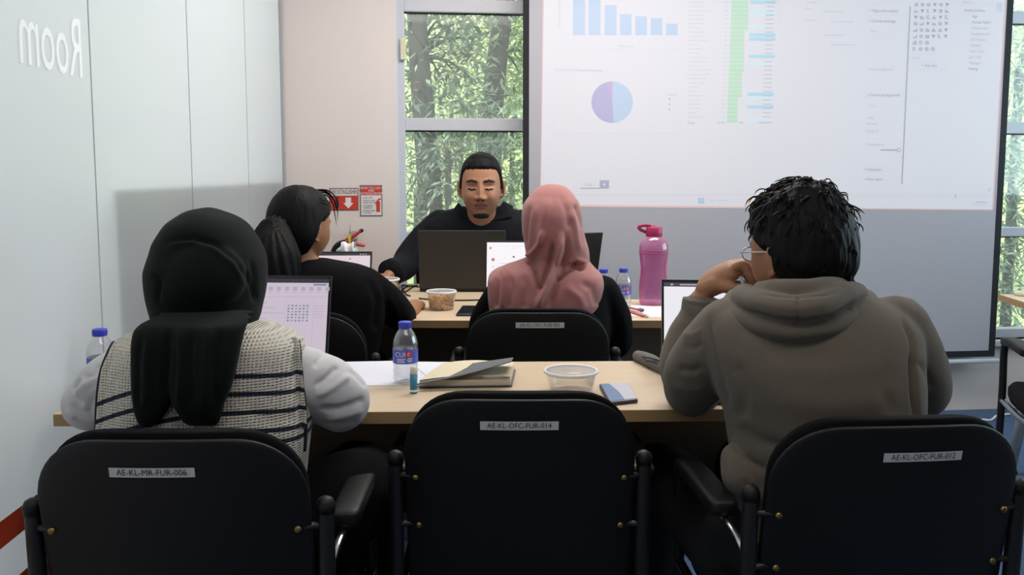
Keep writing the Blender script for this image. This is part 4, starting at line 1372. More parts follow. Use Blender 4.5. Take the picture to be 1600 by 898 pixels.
for x in (1015, 1025):
    m = MB(); c = atz(x, 565, z0 + .001); m.tube([c + Vector((.011 * math.cos(a), .007 * math.sin(a), 0.002)) for a in np.linspace(0, 2 * PI, 17)], 0.0013, 6); m.build('lens_rim', M['black'], gl_, smooth=True)

# ------------------------------------------------------------------ things on the second row and presenter tables
bp_ = MB(); zk = TOP + 0.0035
bp_.tube([atz(x, y, zk) for x, y in ((620, 452), (632, 456), (644, 449), (652, 446), (640, 447), (628, 446), (634, 459), (641, 462))], 0.0028, 8, sub=6)
bp_.tube([atz(x, y, zk + .003) for x, y in ((622, 458), (632, 450), (642, 447), (655, 448), (668, 447))], 0.0028, 8, sub=6)
tag(bp_.build('cable', M['black'], None, smooth=True), 'tangled black cable beside the dark laptop of the presenter', 'cable')
bp_ = MB()
bp_.tube([atz(x, y, zk) for x, y in ((655, 466), (676, 468), (712, 469), (745, 468.5), (790, 466))], 0.0028, 8, sub=6)
tag(bp_.build('cable', M['black'], None, smooth=True), 'thin black cable lying behind the snack tub', 'cable')
ky = thing('keychain', 'pink strap with a purple charm lying below the pink bottle', 'keychain', atz(1000, 487, TOP))
m = MB(); m.tube([atz(986, 485, TOP + .008), atz(996, 488, TOP + .009), atz(1005, 492, TOP + .007)], [.010, .009, .007], 10, sub=3, flat=.7); m.build('strap', pm('pink_strap', 'd68a86', 0.6), ky, smooth=True)
m = MB(); m.tube([atz(1005, 492, TOP + .006), atz(1011.5, 494, TOP + .006)], .0052, 8); m.build('clasp', M['chrome'], ky, smooth=True)
m = MB(); m.tube([atz(985, 481.5, TOP + .005), atz(993, 483, TOP + .005)], .004, 8); m.build('ring', M['brass'], ky, smooth=True)
m = MB(); m.ell(atz(1000, 484, TOP + .007), (.016, .012, .0065)); m.build('charm', pm('purple_charm', '5b4468', 0.4, .4, 60), ky, smooth=True)
sheet('white sheet of paper under the pink strap, right end of the second row', [(982, 494), (1046, 496), (1052, 478), (986, 477)])
tb_ = thing('tissue_box', 'small teal tissue box with a white tissue, in front of the fire extinguisher', 'tissue box', (at(541, 400, 3.36).x, 3.38, TOP))
zt = at(535, 389, 3.36).z - TOP
m = MB(); m.box((0, 0, zt / 2), (0.074, 0.07, zt)); m.build('carton', pm('teal_carton', '79bdb2', 0.6, 0.25, 40, col2='a7d3c8'), tb_, world=False, bevel=0.003)
m = MB(); g = []
for i in range(10):
    t = i / 9                                            # the tissue leaves the slot, then falls over the front edge
    y, z = (0.0 - .046 * t * 2 if t < .5 else -.046 - .004 * t), (zt + .004 + .022 * math.sin(PI * min(1, t * 1.4)) if t < .5 else zt + .012 - .040 * (t - .5) * 2)
    g.append([(0.012 + (u - .5) * (.044 + .012 * t) + .003 * math.sin(9 * t), y + .004 * math.sin(u * 11 + 2 * t), z + .006 * math.sin(u * 7 + 1) * (1 - t * .6)) for u in np.linspace(0, 1, 16)])
m.grid(g, False, False); m.build('tissue', pm('tissue_white', 'e3e2e6', 0.9), tb_, world=False, smooth=True)
# at the right edge
pt = atz(1600, 461.5, TOP)
m = MB(); m.lathe([(0.03, 0.0), (0.034, 0.002), (0.034, 0.014), (0.03, 0.016), (0.024, 0.016), (0.024, 0.0)], (0, 0, 0), 32, cap=False)
o = m.build('tape_ring', pm('tape_cream', 'd9d6c4', 0.5), None, smooth=True); o.location = (pt.x, pt.y, TOP); tag(o, 'small cream ring lying on the side table at the right edge', 'tape')
m = MB(); m.tube([Vector((p.x, p.y, 0.006)) for p in (atz(1535, 657, 0), atz(1548, 658, 0), atz(1556, 652, 0), atz(1564, 650, 0), atz(1600, 646, 0))], 0.006, 8, sub=5)
tag(m.build('cable', pm('white_cable', 'd9dce2', 0.5), None, smooth=True), 'white cable on the blue carpet under the side table', 'cable')

# ceiling lamps (above the picture)
for y, x, lab in ((3.0, 0.45, 'flat ceiling lamp above the second row, out of view'), (0.55, 0.3, 'flat ceiling lamp above the front row, out of view')):
    cl = thing('ceiling_lamp', lab, 'ceiling lamp', (x, y, RM), 0)
    m = MB(); m.box((0, 0, -0.02), (1.7, 0.6, 0.04)); m.build('housing', pm('lamp_housing', 'e6e6e6', 0.5), cl, world=False, bevel=.004)
    m = MB(); m.box((0, 0, -0.043), (1.6, 0.5, 0.006)); m.build('diffuser', glow('lamp_diffuser', 'fff2e6', 1.5), cl, world=False)
# ------------------------------------------------------------------ people
def head_shape(d, jaw=0.0):
    p = 2.3
    r = (np.abs(d) ** p).sum(1) ** (-1 / p)
    q = d * r[:, None]
    x, y, z = 0.0745 * q[:, 0], 0.094 * q[:, 1], 0.118 * q[:, 2]
    t = sm(0.01, -0.118, z)
    x = x * (1 - (0.36 - jaw) * t ** 1.4)
    y = y * (1 - 0.42 * sm(0.0, -0.06, y) * sm(-0.01, -0.10, z))
    fr = sm(0.015, 0.055, y)
    g = lambda cx, cz, wx, wz: np.exp(-((x - cx) / wx) ** 2 - ((z - cz) / wz) ** 2) * fr
    G = lambda cx, cz, wx, wz: g(cx, cz, wx, wz) + g(-cx, cz, wx, wz)
    y = y - 0.006 * fr * sm(0.03, -0.02, np.abs(x)) * 0
    y = y + 0.005 * G(.030, .027, .020, .008) - .0105 * G(.031, .006, .015, .010) + .0065 * G(.031, -.0005, .012, .0065)
    y = y + .011 * g(0, .002, .008, .020) + .013 * g(0, -.016, .0095, .014) + .022 * g(0, -.033, .012, .011) + .011 * G(.0145, -.037, .0075, .0065)
    y = y - .003 * g(0, -.0505, .010, .004) + .0085 * g(0, -.0595, .019, .0045) + .0085 * g(0, -.0715, .017, .0050) - .006 * g(0, -.0655, .021, .0018)
    y = y + .009 * g(0, -.099, .018, .012) - .004 * g(0, -.084, .020, .005) + (.006 + .03 * jaw) * G(.045, -.035, .022, .028)
    return np.stack([x, y, z], 1)

NLA, NLO = 150, 200
_la = np.linspace(-PI / 2 + 0.01, PI / 2 - 0.01, NLA)
_lo = np.linspace(0, 2 * PI, NLO, endpoint=False)
_LA, _LO = np.meshgrid(_la, _lo, indexing='ij')
HD = np.stack([np.sin(_LO) * np.cos(_LA), np.cos(_LO) * np.cos(_LA), np.sin(_LA)], -1).reshape(-1, 3)

def head_local(jaw):
    P = head_shape(HD, jaw)
    g = P.reshape(NLA, NLO, 3)
    du = np.roll(g, -1, 1) - np.roll(g, 1, 1)
    dv = np.gradient(g, axis=0)
    n = np.cross(du, dv).reshape(-1, 3)
    n /= np.linalg.norm(n, axis=1)[:, None] + 1e-12
    flip = (n * P).sum(1) < 0
    n[flip] *= -1
    return P, n

def head_patch(P, n, amount, offset, Mh, flip=False):
    """part of the head's surface lifted by offset where amount > 0"""
    keep = amount > 0
    Q = P + n * offset[:, None]
    m = MB()
    idx = -np.ones(len(P), int)
    fs = []
    for i in range(NLA - 1):
        for j in range(NLO):
            k = (j + 1) % NLO
            f = (i * NLO + j, i * NLO + k, (i + 1) * NLO + k, (i + 1) * NLO + j)
            if keep[list(f)].any(): fs.append(f)
    used = sorted({i for f in fs for i in f})
    for a, u in enumerate(used): idx[u] = a
    m.add([Mh @ Vector(Q[u]) for u in used], [tuple(int(idx[u]) for u in f) for f in fs])
    return m

def head_matrix(pos, yaw, pitch=0.0, s=1.0, roll=0.0):
    return Matrix.Translation(pos) @ Matrix.Rotation(yaw, 4, 'Z') @ Matrix.Rotation(roll, 4, 'Y') @ Matrix.Rotation(-pitch, 4, 'X') @ Matrix.Scale(s, 4)

def add_head(mb, P, Mh, ear=1.0):
    mb.grid([[Mh @ Vector(P[i * NLO + j]) for j in range(NLO)] for i in range(NLA)])
    for sx in (-1, 1):
        E = Mh.to_3x3() @ Euler((R(-8), 0, R(-18 * sx))).to_matrix()
        mb.ell(Mh @ Vector((sx * (.076 + .004 * (ear - 1) * 10), -.008, -.012)), (.006, .016 * ear, .029 * ear), E, 10)
        pts = [Mh @ Vector((sx * (.079 + .04 * (ear - 1) + .004 * math.sin(a)), -.010 - .015 * math.sin(a) * 1.0, -.010 + .027 * math.cos(a))) for a in np.linspace(-.6, 3.3, 12)]
        mb.tube(pts, .0042 * Mh.to_scale()[0], 8)
        mb.ell(Mh @ Vector((sx * .0765, -.002, -.037)), (.0055, .0075, .009), E, 8)

def face_bits(root, P, n, Mh, mb_lip=True, brow=True, closed=True, beard=False):
    x, y, z = P[:, 0], P[:, 1], P[:, 2]
    fr = y > 0.03
    amt = np.where(fr, 1 - ((x / .0235) ** 2 + ((z + .0655) / np.maximum(.0095 - .10 * x ** 2 * 20 * .1, .004)) ** 2), -1)
    head_patch(P, n, amt, np.full(len(P), .0009), Mh).build('lips', M['lip'], root, smooth=True)
    amt = np.where(fr & (np.abs(x) < .022), 1 - ((z + .0655 + .06 * np.abs(x) ** 1.5 * 2) / .0011) ** 2, -1)
    head_patch(P, n, amt, np.full(len(P), .0014), Mh).build('mouth_line', M['stubble'], root, smooth=True)
    for sx in (-1, 1):
        amt = 1 - (((x * sx - .0085) / .0042) ** 2 + ((z + .0445) / .0022) ** 2)
        head_patch(P, n, np.where(fr, amt, -1), np.full(len(P), .0008), Mh).build('nostril', M['stubble'], root, smooth=True)
    for sx in (-1, 1):
        xx = x * sx
        c = .0215 + .0055 * np.sin(np.clip((xx - .012) / .042, 0, 1) * PI) - .0012 * (xx - .03) / .02
        amt = np.where(fr & (xx > .013) & (xx < .051), 1 - ((z - c) / (.0025 - .0014 * sm(.03, .052, xx))) ** 2, -1)
        head_patch(P, n, amt, np.full(len(P), .0013), Mh).build('eyebrow', M['stubble'], root, smooth=True)
        # lowered lashes along the lid edge
        amt = np.where(fr & (xx > .0165) & (xx < .0455), 1 - ((z - (-.0052 + 13 * (xx - .031) ** 2)) / .0012) ** 2, -1)
        head_patch(P, n, amt, np.full(len(P), .0010), Mh).build('eyelash', M['hair'], root, smooth=True)

def hair_cap(P, n, Mh, hl_y, hl_z, thick, edge=0.02, noise=0.0, seed=0.0, back=None):
    x, y, z = P[:, 0], P[:, 1], P[:, 2]
    hl = np.interp(y, hl_y, hl_z)
    m = z - hl
    if noise: m = m + .0035 * np.array([mnoise.noise(Vector((p[0] * 90 + seed, p[1] * 40, p[2] * 90))) for p in P])
    off = (thick + (back if back is not None else 0) * sm(.02, -.06, y)) * sm(0, edge, m) - 0.0012
    if noise:
        off = off + np.array([noise * mnoise.noise(Vector((p[0] * 60 + seed, p[1] * 60, p[2] * 22))) for p in P]) * sm(0, edge, m)
    return head_patch(P, n, m + 0.002, off, Mh)

def hand_generic(mb, wrist, d, side, s=1.0, curl=0.35, up=Vector((0, 0, 1))):
    """a relaxed hand: palm, four unequal fingers and a thumb on its side; side = +1 puts the thumb towards d x up"""
    d = Vector(d).normalized()
    up = (up - d * up.dot(d)).normalized()
    r = d.cross(up) * side
    mb.tube([wrist, wrist + d * .03 * s, wrist + d * .06 * s, wrist + d * .085 * s], [.024 * s, .034 * s, .039 * s, .036 * s], 14, sub=3, flat=.42, up=up)
    for off, L, fr in ((.028, .072, .0085), (.0095, .080, .0088), (-.0095, .074, .0084), (-.0275, .058, .0075)):
        p = wrist + d * (.080 - abs(off) * .25) * s + r * off * s
        a = .15
        pts = [p]
        for k, f in enumerate((.45, .32, .23)):
            a += curl
            p = p + (d * math.cos(a) - up * math.sin(a)) * L * f * s + r * off * .05
            pts.append(p)
        mb.tube(pts, [fr * s, fr * s, fr * .93 * s, fr * .8 * s], 10, sub=3)
    p = wrist + d * .022 * s + r * .026 * s - up * .006
    mb.tube([p, p + (d * .7 + r * .75) * .038 * s - up * .008, p + (d * 1.35 + r * .85) * .038 * s - up * .012, p + (d * 1.9 + r * .75) * .036 * s - up * .016], [.0125 * s, .0115 * s, .010 * s, .008 * s], 10, sub=3)

def lower_body(mb, hip, knees, feet, r_hip, r_knee, r_ank):
    mb.ell(hip + Vector((0, 0.02, 0.02)), (r_hip * 1.9, r_hip * 1.35, r_hip * 1.15))
    for sx, k, f in zip((-1, 1), knees, feet):
        h = hip + Vector((sx * r_hip * .95, 0.02, 0.0))
        mb.tube([h, h.lerp(k, .5), k, k.lerp(f, .4), f], [r_hip, r_hip * .9, r_knee, r_knee * .92, r_ank], 18, sub=4)

def person(label, head_pos, yaw, pitch, s, jaw, neck, sh, el, wr, hands, hip, skin, voxel=0.004, face_y=1, hand_fn=None, roll=0.0):
    root = thing('person', label, 'person', (hip.x, hip.y, 0))
    P, n = head_local(jaw)
    Mh = head_matrix(head_pos, yaw, pitch, s, roll)
    mb = MB()
    add_head(mb, P, Mh, 1.12 if jaw > .2 else 1.0)
    mb.tube([Mh @ Vector((0, -.012, -.05)), (Mh @ Vector((0, -.022, -.11))).lerp(neck, .35), neck, neck - Vector((0, 0, .06))], [.056 * s, .054 * s, .060 * s, .075 * s], 20, sub=4)
    mb.tube([neck - Vector((0, 0, .05)), neck.lerp(hip, .35), neck.lerp(hip, .7), hip], [.06, .085, .085, .085], 20, sub=4)
    mb.tube([sh[0], neck - Vector((0, 0, .055)), sh[1]], [.038, .05, .038], 16, sub=5)
    for k in (0, 1):
        mb.tube([sh[k], sh[k].lerp(el[k], .5), el[k], el[k].lerp(wr[k], .5), wr[k]], [.04, .037, .033, .033, .0255], 16, sub=4)
        if hands[k] is not None:
            d, side, curl = hands[k]
            hand_generic(mb, wr[k], d, side, 0.98, curl)
    if hand_fn: hand_fn(mb)
    fwd = Vector((-math.sin(face_y), math.cos(face_y), 0))
    rgt = Vector((fwd.y, -fwd.x, 0))
    kn = [hip + fwd * .42 + rgt * sx * .11 + Vector((0, 0, .03)) for sx in (-1, 1)]
    ft = [Vector((k.x, k.y, 0.085)) + fwd * .04 for k in kn]
    lower_body(mb, hip, kn, ft, .065, .045, .035)
    v, nn, f = evald(mb, voxel, 2)
    from_np(v, f).build('body', skin, root, smooth=True, fix=False)
    return root, P, n, Mh, kn, ft, fwd

def lower_clothes(root, hip, kn, ft, fwd, mat, name='trousers', shoes=True, extra=None):
    mb = MB()
    lower_body(mb, hip, kn, [f + Vector((0, 0, .015)) for f in ft], .088, .068, .058)
    if extra: extra(mb)
    v, nn, f = evald(mb, .007, 3)
    v = fold(v, nn, [], 0.004, (14, 14, 9), facing=False)
    from_np(v, f).build(name, mat, root, smooth=True, fix=False)
    if shoes:
        for q in ft:
            m = MB()
            b = Vector((q.x, q.y, 0)) + fwd * .06
            a = math.atan2(-fwd.x, fwd.y)
            m.ell(b + Vector((0, 0, .042)), (.043, .125, .041), Matrix.Rotation(a, 3, 'Z'), 12)
            m.tube([Vector((q.x, q.y, .045)), Vector((q.x, q.y, .10))], .048, 14)
            v, nn, f = evald(m, .006, 3)
            v[:, 2] = np.maximum(v[:, 2], 0.001)
            from_np(v, f).build('shoe', M['shoe'], root, smooth=True, fix=False)

def cut_front(v, f, Mh, ax=.058, az=.088, y0=.035):
    """opening of a headscarf for the face"""
    inv = np.array(Mh.inverted())
    q = v @ inv[:3, :3].T + inv[:3, 3]
    inside = (q[:, 1] > y0) & ((q[:, 0] / ax) ** 2 + ((q[:, 2] + .008) / az) ** 2 < 1)
    keep = [k for k in f if not inside[list(k)].any()]
    used = sorted({i for k in keep for i in k})
    idx = {u: i for i, u in enumerate(used)}
    return v[used], [tuple(idx[i] for i in k) for k in keep]

# --- the hooded person on the right
def hand_cheek(mb):
    wrist = at(1097, 461, 1.805)
    mb.tube([at(1090, 480, 1.81), wrist, at(1106, 444, 1.80), at(1124, 431, 1.795), at(1142, 423, 1.785), at(1155, 418, 1.78)], [.024, .0255, .029, .031, .032, .026], 16, sub=4, flat=.62, up=Vector((-.35, -.25, 1)))
    mb.tube([at(1102, 452, 1.80), at(1118, 445, 1.785), at(1134, 444, 1.775)], [.022, .022, .017], 12, sub=3)
    for (dy, a, b, c, d, r) in ((-.012, (1150, 418), (1163, 413), (1173, 431), (1183, 450), .0100), (.012, (1148, 418), (1164, 410), (1175, 426), (1186, 446), .0102),
                               (.034, (1146, 420), (1162, 412), (1173, 428), (1183, 446), .0096), (.052, (1142, 424), (1156, 417), (1166, 431), (1174, 446), .0086)):
        Y = 1.765 + dy
        mb.tube([at(*a, Y + .008), at(*b, Y), at(*c, Y - .008), at(*d, Y - .012)], [r * 1.1, r * 1.05, r * .95, r * .82], 10, sub=4)
    mb.tube([at(1124, 446, 1.775), at(1142, 450, 1.757), at(1155, 452, 1.750), at(1167, 455, 1.745)], [.0145, .0125, .0115, .009], 12, sub=4)

hpA = at(1248, 396, 1.655)
shA = [at(1135, 520, 1.575), at(1395, 515, 1.575)]
elA = [at(1082, 606, 1.755), at(1436, 606, 1.70)]
wrA = [at(1096, 468, 1.805), at(1370, 588, 1.96)]
hipA = Vector((0.525, 1.60, 0.50))
pA_, PA, nA, MhA, knA, ftA, fwA = person('person in a grey hoodie with short black hair, cheek resting on the left hand', hpA, R(27), R(8), 1.0, 0.0, at(1247, 468, 1.60),
    shA, elA, wrA, [None, (Vector((-.8, .55, -.12)), -1, .25)], hipA, M['skin_tan'], .0035, R(10), hand_cheek)
lower_clothes(pA_, hipA, knA, ftA, fwA, M['trousers'])
face_bits(pA_, PA, nA, MhA)
HYA, HZA = [-.1, -.06, -.025, -.016, 0.0, .012, .03, .055, .09], [-.100, -.098, -.085, .006, .010, .006, .022, .050, .060]
x_, y_, z_ = PA[:, 0], PA[:, 1], PA[:, 2]
mA = z_ - np.interp(y_, HYA, HZA)
offA = (.013 + .010 * sm(.02, -.06, y_) + .006 * sm(.06, .11, z_)) * sm(0, .012, mA) - .001
offA = offA + np.array([.0045 * mnoise.noise(Vector((p[0] * 45, p[1] * 45, p[2] * 14 + 3))) + .003 * mnoise.noise(Vector((p[0] * 130, p[1] * 130, p[2] * 30))) for p in PA]) * sm(0, .012, mA)
hc = head_patch(PA, nA, mA + .002, offA, MhA)
rnd = random.Random(12)
RS = np.random.RandomState(3)
ok = np.where((mA > 0.016) & ((z_ > .045) | (RS.random(len(z_)) < .35)))[0]
crown = Vector((0.012, -.04, .115))
for _ in range(420):
    i = int(rnd.choice(ok))
    p, nn_ = Vector(PA[i]), Vector(nA[i])
    t = (p - crown); t = (t - nn_ * t.dot(nn_))
    t = (t.normalized() if t.length > .004 else Vector((rnd.gauss(0, 1), rnd.gauss(0, 1), 0)).normalized()) + Vector((rnd.gauss(0, .4), rnd.gauss(0, .3), rnd.gauss(0, .2)))
    L = rnd.uniform(.014, .028)
    top = 1.0 if z_[i] > .075 else 0.25
    lift = rnd.uniform(.001, .006) * top
    a = p + nn_ * (offA[i] - .003)
    pts = [a, a + t * L * .4 + nn_ * (.0028 + lift), a + t * L * .8 + nn_ * (.0012 + lift), a + t * L * 1.1 - nn_ * (.004 - lift * .8)]
    hc.tube([MhA @ q for q in pts], [.0020, .0030, .0024, .0005], 6, sub=2, flat=.45, up=MhA.to_3x3() @ nn_, cap_round=False)
hc.build('hair', M['hair'], pA_, smooth=True)
# spectacles, worn: part of the person's outfit
m = MB()
for sx in (-1, 1):
    c = [MhA @ Vector((sx * .032 + .022 * math.cos(a), .102 - .25 * abs(sx * .032 + .022 * math.cos(a)) * .35, .006 + .014 * math.sin(a))) for a in np.linspace(0, 2 * PI, 25)]
    m.tube(c, .0013, 6, cap_round=False)
    m.tube([MhA @ Vector((sx * .054, .097, .010)), MhA @ Vector((sx * .071, .082, .010)), MhA @ Vector((sx * .079, .03, .008)), MhA @ Vector((sx * .0805, -.005, .006))], .0015, 6, sub=3)
m.tube([MhA @ Vector((-.009, .106, .008)), MhA @ Vector((0, .109, .010)), MhA @ Vector((.009, .106, .008))], .0014, 6)
m.build('eyeglasses', M['chrome'], pA_, smooth=True)['label'] = 'thin metal eyeglasses'
# hoodie
hb = MB()
sil(hb, [(450, 1178, 1330, 1.605, .070), (462, 1148, 1362, 1.60, .085), (474, 1120, 1395, 1.595, .100), (492, 1104, 1420, 1.585, .112), (520, 1100, 1434, 1.575, .122), (560, 1106, 1437, 1.565, .130), (600, 1118, 1438, 1.56, .132), (640, 1132, 1436, 1.56, .132),
         (675, 1139, 1430, 1.565, .132), (710, 1143, 1424, 1.57, .135), (750, 1148, 1420, 1.575, .14), (800, 1158, 1416, 1.58, .145), (850, 1168, 1420, 1.585, .145), (900, 1190, 1430, 1.59, .13)], 60, 72, 2.3)
hb.tube([at(1140, 512, 1.585), at(1112, 545, 1.615), at(1088, 580, 1.66), at(1082, 606, 1.735), at(1082, 604, 1.765)], [.060, .064, .064, .058, .052], 24, sub=5)
hb.tube([at(1082, 606, 1.75), at(1071, 570, 1.785), at(1078, 530, 1.80), at(1090, 500, 1.805), at(1096, 478, 1.805)], [.054, .056, .048, .041, .037], 24, sub=5)
hb.tube([at(1094, 497, 1.805), at(1096, 484, 1.805), at(1097, 466, 1.805)], [.040, .0415, .0395], 24, sub=4, cap_round=False)
hb.tube([at(1398, 508, 1.585), at(1420, 550, 1.60), at(1434, 590, 1.635), at(1434, 611, 1.69), at(1405, 603, 1.80), at(1368, 586, 1.965)], [.060, .062, .060, .057, .050, .042], 24, sub=5)
# bunched hem at the left of the waist
hb.tube([at(1150, 715, 1.53), at(1158, 745, 1.51), at(1176, 772, 1.50)], [.030, .034, .022], 16, sub=4)
v, nn, f = evald(hb, .0055, 6)
v = fold(v, nn, [
    ([(1108, 488), (1110, 520), (1120, 570), (1140, 640)], 3.5, -.006), ([(1104, 500), (1104, 530), (1114, 580), (1130, 640)], 6, .003),
    ([(1405, 482), (1424, 530), (1428, 590), (1426, 640)], 3.5, -.006),
    ([(1055, 575), (1080, 580), (1100, 570)], 5, -.005), ([(1048, 600), (1075, 612), (1105, 605)], 5, .003), ([(1065, 540), (1085, 545), (1100, 535)], 4, -.004),
    ([(1062, 520), (1080, 524), (1100, 514)], 4, .003),
    ([(1145, 690), (1165, 715), (1200, 735)], 5, -.006), ([(1143, 705), (1160, 740), (1180, 760)], 5, .005), ([(1150, 660), (1190, 690), (1230, 700)], 9, -.004),
    ([(1424, 545), (1427, 590), (1430, 630), (1432, 665)], 4, -.012), ([(1430, 560), (1445, 580), (1458, 610)], 5, -.004), ([(1180, 545), (1240, 560), (1320, 555)], 14, -.003), ([(1200, 620), (1290, 640), (1390, 625)], 18, .003),
    ([(1150, 560), (1165, 610), (1160, 660)], 10, -.004), ([(1390, 560), (1380, 610), (1400, 650)], 10, -.003)], .0035, (8, 8, 11), .0008, 4.0)
from_np(v, f).build('hoodie', M['hoodie'], pA_, smooth=True, fix=False)
hd = MB()
# the hood lying folded on the back: an outer and an inner roll around the collar
hd.tube([at(1150, 464, 1.70), at(1147, 478, 1.61), at(1166, 497, 1.53), at(1205, 511, 1.482), at(1245, 516, 1.466), at(1290, 509, 1.476), at(1327, 493, 1.52), at(1352, 472, 1.60), at(1346, 462, 1.70)],
        [.020, .024, .024, .023, .023, .023, .024, .023, .018], 20, sub=6, flat=.9)
hd.tube([at(1168, 456, 1.69), at(1160, 463, 1.59), at(1186, 473, 1.51), at(1220, 481, 1.472), at(1249, 483, 1.460), at(1285, 477, 1.470), at(1318, 462, 1.515), at(1338, 455, 1.60), at(1322, 448, 1.70)],
        [.018, .022, .027, .029, .029, .029, .027, .019, .015], 22, sub=6, flat=.9)
hd.tube([at(1190, 452, 1.67), at(1192, 453, 1.59), at(1214, 453, 1.525), at(1248, 454, 1.500), at(1285, 450, 1.52), at(1312, 447, 1.59), at(1305, 446, 1.66)],
        [.013, .017, .020, .022, .021, .017, .013], 18, sub=6)
sil(hd, [(442, 1196, 1306, 1.60, .060), (460, 1172, 1328, 1.595, .078), (480, 1160, 1340, 1.585, .09), (500, 1168, 1334, 1.575, .09), (525, 1200, 1296, 1.56, .075)], 24, 60)
v, nn, f = evald(hd, .0038, 2)
v = fold(v, nn, [([(1247, 440), (1247, 516)], 2.2, -.0035), ([(1170, 470), (1215, 480), (1250, 482), (1300, 474)], 6, .002), ([(1142, 474), (1165, 484), (1195, 494), (1215, 499), (1250, 503), (1295, 496), (1325, 481), (1345, 464)], 2.5, -.008), ([(1178, 458), (1215, 462), (1250, 463), (1290, 460), (1312, 452)], 2.5, -.004)], .002, (14, 14, 14), .0006, 1.0)
from_np(v, f).build('hood', M['hoodie'], pA_, smooth=True, fix=False)
cf = MB(); cf.tube([at(1092, 508, 1.806), at(1095, 490, 1.806), at(1097, 466, 1.806)], [.0425, .043, .0405], 28, sub=6, cap_round=False)
v, nn, f = evald(cf, .004, 2)
ribs = pm('rib_knit', '655f58', 0.95, .1, 40, .3, 700)
from_np(fold(v, nn, [([(1068, 472), (1098, 480), (1125, 470)], 3, -.002)], .001, (30, 30, 30)), f).build('cuff', ribs, pA_, smooth=True, fix=False)
pen = MB(); pen.tube([at(1157, 434, 1.742), at(1163, 446, 1.738), at(1169, 458, 1.735)], .0034, 10)
tag(pen.build('pen', pm('pen_silver', 'b9b9c4', 0.35), None, smooth=True), 'pale slim pen held between the fingers beside the hooded cheek', 'pen')

# --- the person in the striped vest, front left
hpB = at(322, 424, 1.630)
shB = [at(215, 575, 1.56), at(440, 575, 1.56)]
elB = [at(140, 626, 1.635), at(535, 624, 1.635)]
wrB = [at(230, 590, 1.86), at(440, 585, 1.86)]
hipB = Vector((-.515, 1.535, 0.52))
pB_, PB_, nB_, MhB, knB, ftB, fwB = person('person in a dark green headscarf and cream knit vest with navy stripes, front table', hpB, R(-8), R(12), .95, 0.0, at(322, 505, 1.58),
    shB, elB, wrB, [(Vector((.5, .8, -.1)), 1, .3), (Vector((-.5, .8, -.1)), -1, .3)], hipB, M['skin_pale'], .004, R(-8))
def crossed(mb):
    mb.tube([hipB + Vector((.06, .02, .02)), Vector((-.36, 1.60, .585)), Vector((-.295, 1.68, .60)), Vector((-.28, 1.80, .56))], [.09, .096, .092, .07], 18, sub=5)
lower_clothes(pB_, hipB, knB, ftB, fwB, M['black_cloth'], 'skirt', True, crossed)
face_bits(pB_, PB_, nB_, MhB)
vb = MB()
sil(vb, [(503, 292, 372, 1.56, .05), (509, 240, 425, 1.555, .075), (518, 206, 452, 1.55, .095), (533, 185, 470, 1.545, .112), (560, 172, 476, 1.54, .122), (600, 166, 481, 1.535, .126), (640, 165, 484, 1.53, .128),
         (680, 168, 482, 1.525, .130), (730, 176, 476, 1.525, .132), (800, 184, 470, 1.53, .14), (860, 190, 470, 1.535, .14)], 60, 80, 2.5)
v, nn, f = evald(vb, .0055, 4)
v = fold(v, nn, [([(188, 540), (178, 600), (180, 670)], 4, -.003), ([(458, 545), (466, 600), (470, 670)], 4, -.003), ([(380, 640), (420, 655), (470, 650)], 10, -.003)], .0025, (9, 9, 11))
kn_m = pm('cream_knit', 'cfc9bd', 0.95, .06, 40)
nt = kn_m.node_tree
bs = nt.nodes['Principled BSDF']
src = bs.inputs['Base Color'].links[0].from_socket
tc = nt.nodes.new('ShaderNodeTexCoord'); sx_ = nt.nodes.new('ShaderNodeSeparateXYZ')
nt.links.new(tc.outputs['Object'], sx_.inputs[0])
zs = [at(360, y, 1.405).z for y in (593, 620, 648, 676, 694)]
xo = nt.nodes.new('ShaderNodeMath'); xo.operation = 'SUBTRACT'; xo.inputs[1].default_value = 0.04; nt.links.new(sx_.outputs['X'], xo.inputs[0])
xm = nt.nodes.new('ShaderNodeMath'); xm.operation = 'MULTIPLY'; nt.links.new(xo.outputs[0], xm.inputs[0]); nt.links.new(xo.outputs[0], xm.inputs[1])
tot = None
for zq in zs:
    a = nt.nodes.new('ShaderNodeMath'); a.operation = 'MULTIPLY'; a.inputs[1].default_value = -0.97; nt.links.new(xm.outputs[0], a.inputs[0])
    b2 = nt.nodes.new('ShaderNodeMath'); b2.operation = 'ADD'; b2.inputs[1].default_value = zq; nt.links.new(a.outputs[0], b2.inputs[0])
    c = nt.nodes.new('ShaderNodeMath'); c.operation = 'COMPARE'; c.inputs[2].default_value = .0038
    nt.links.new(sx_.outputs['Z'], c.inputs[0]); nt.links.new(b2.outputs[0], c.inputs[1])
    if tot is None: tot = c
    else:
        d = nt.nodes.new('ShaderNodeMath'); d.operation = 'MAXIMUM'; nt.links.new(tot.outputs[0], d.inputs[0]); nt.links.new(c.outputs[0], d.inputs[1]); tot = d
mx = nt.nodes.new('ShaderNodeMix'); mx.data_type = 'RGBA'
nt.links.new(tot.outputs[0], mx.inputs[0]); nt.links.new(src, mx.inputs[6]); mx.inputs[7].default_value = (*lin('1c2236'), 1)
nt.links.new(mx.outputs[2], bs.inputs['Base Color'])
wv = [nt.nodes.new('ShaderNodeTexWave') for _ in range(2)]
for w_, dr in zip(wv, ('X', 'Z')):
    w_.bands_direction = dr; w_.inputs['Scale'].default_value = 52 if dr == 'X' else 66; w_.inputs['Distortion'].default_value = .8
    nt.links.new(tc.outputs['Object'], w_.inputs['Vector'])
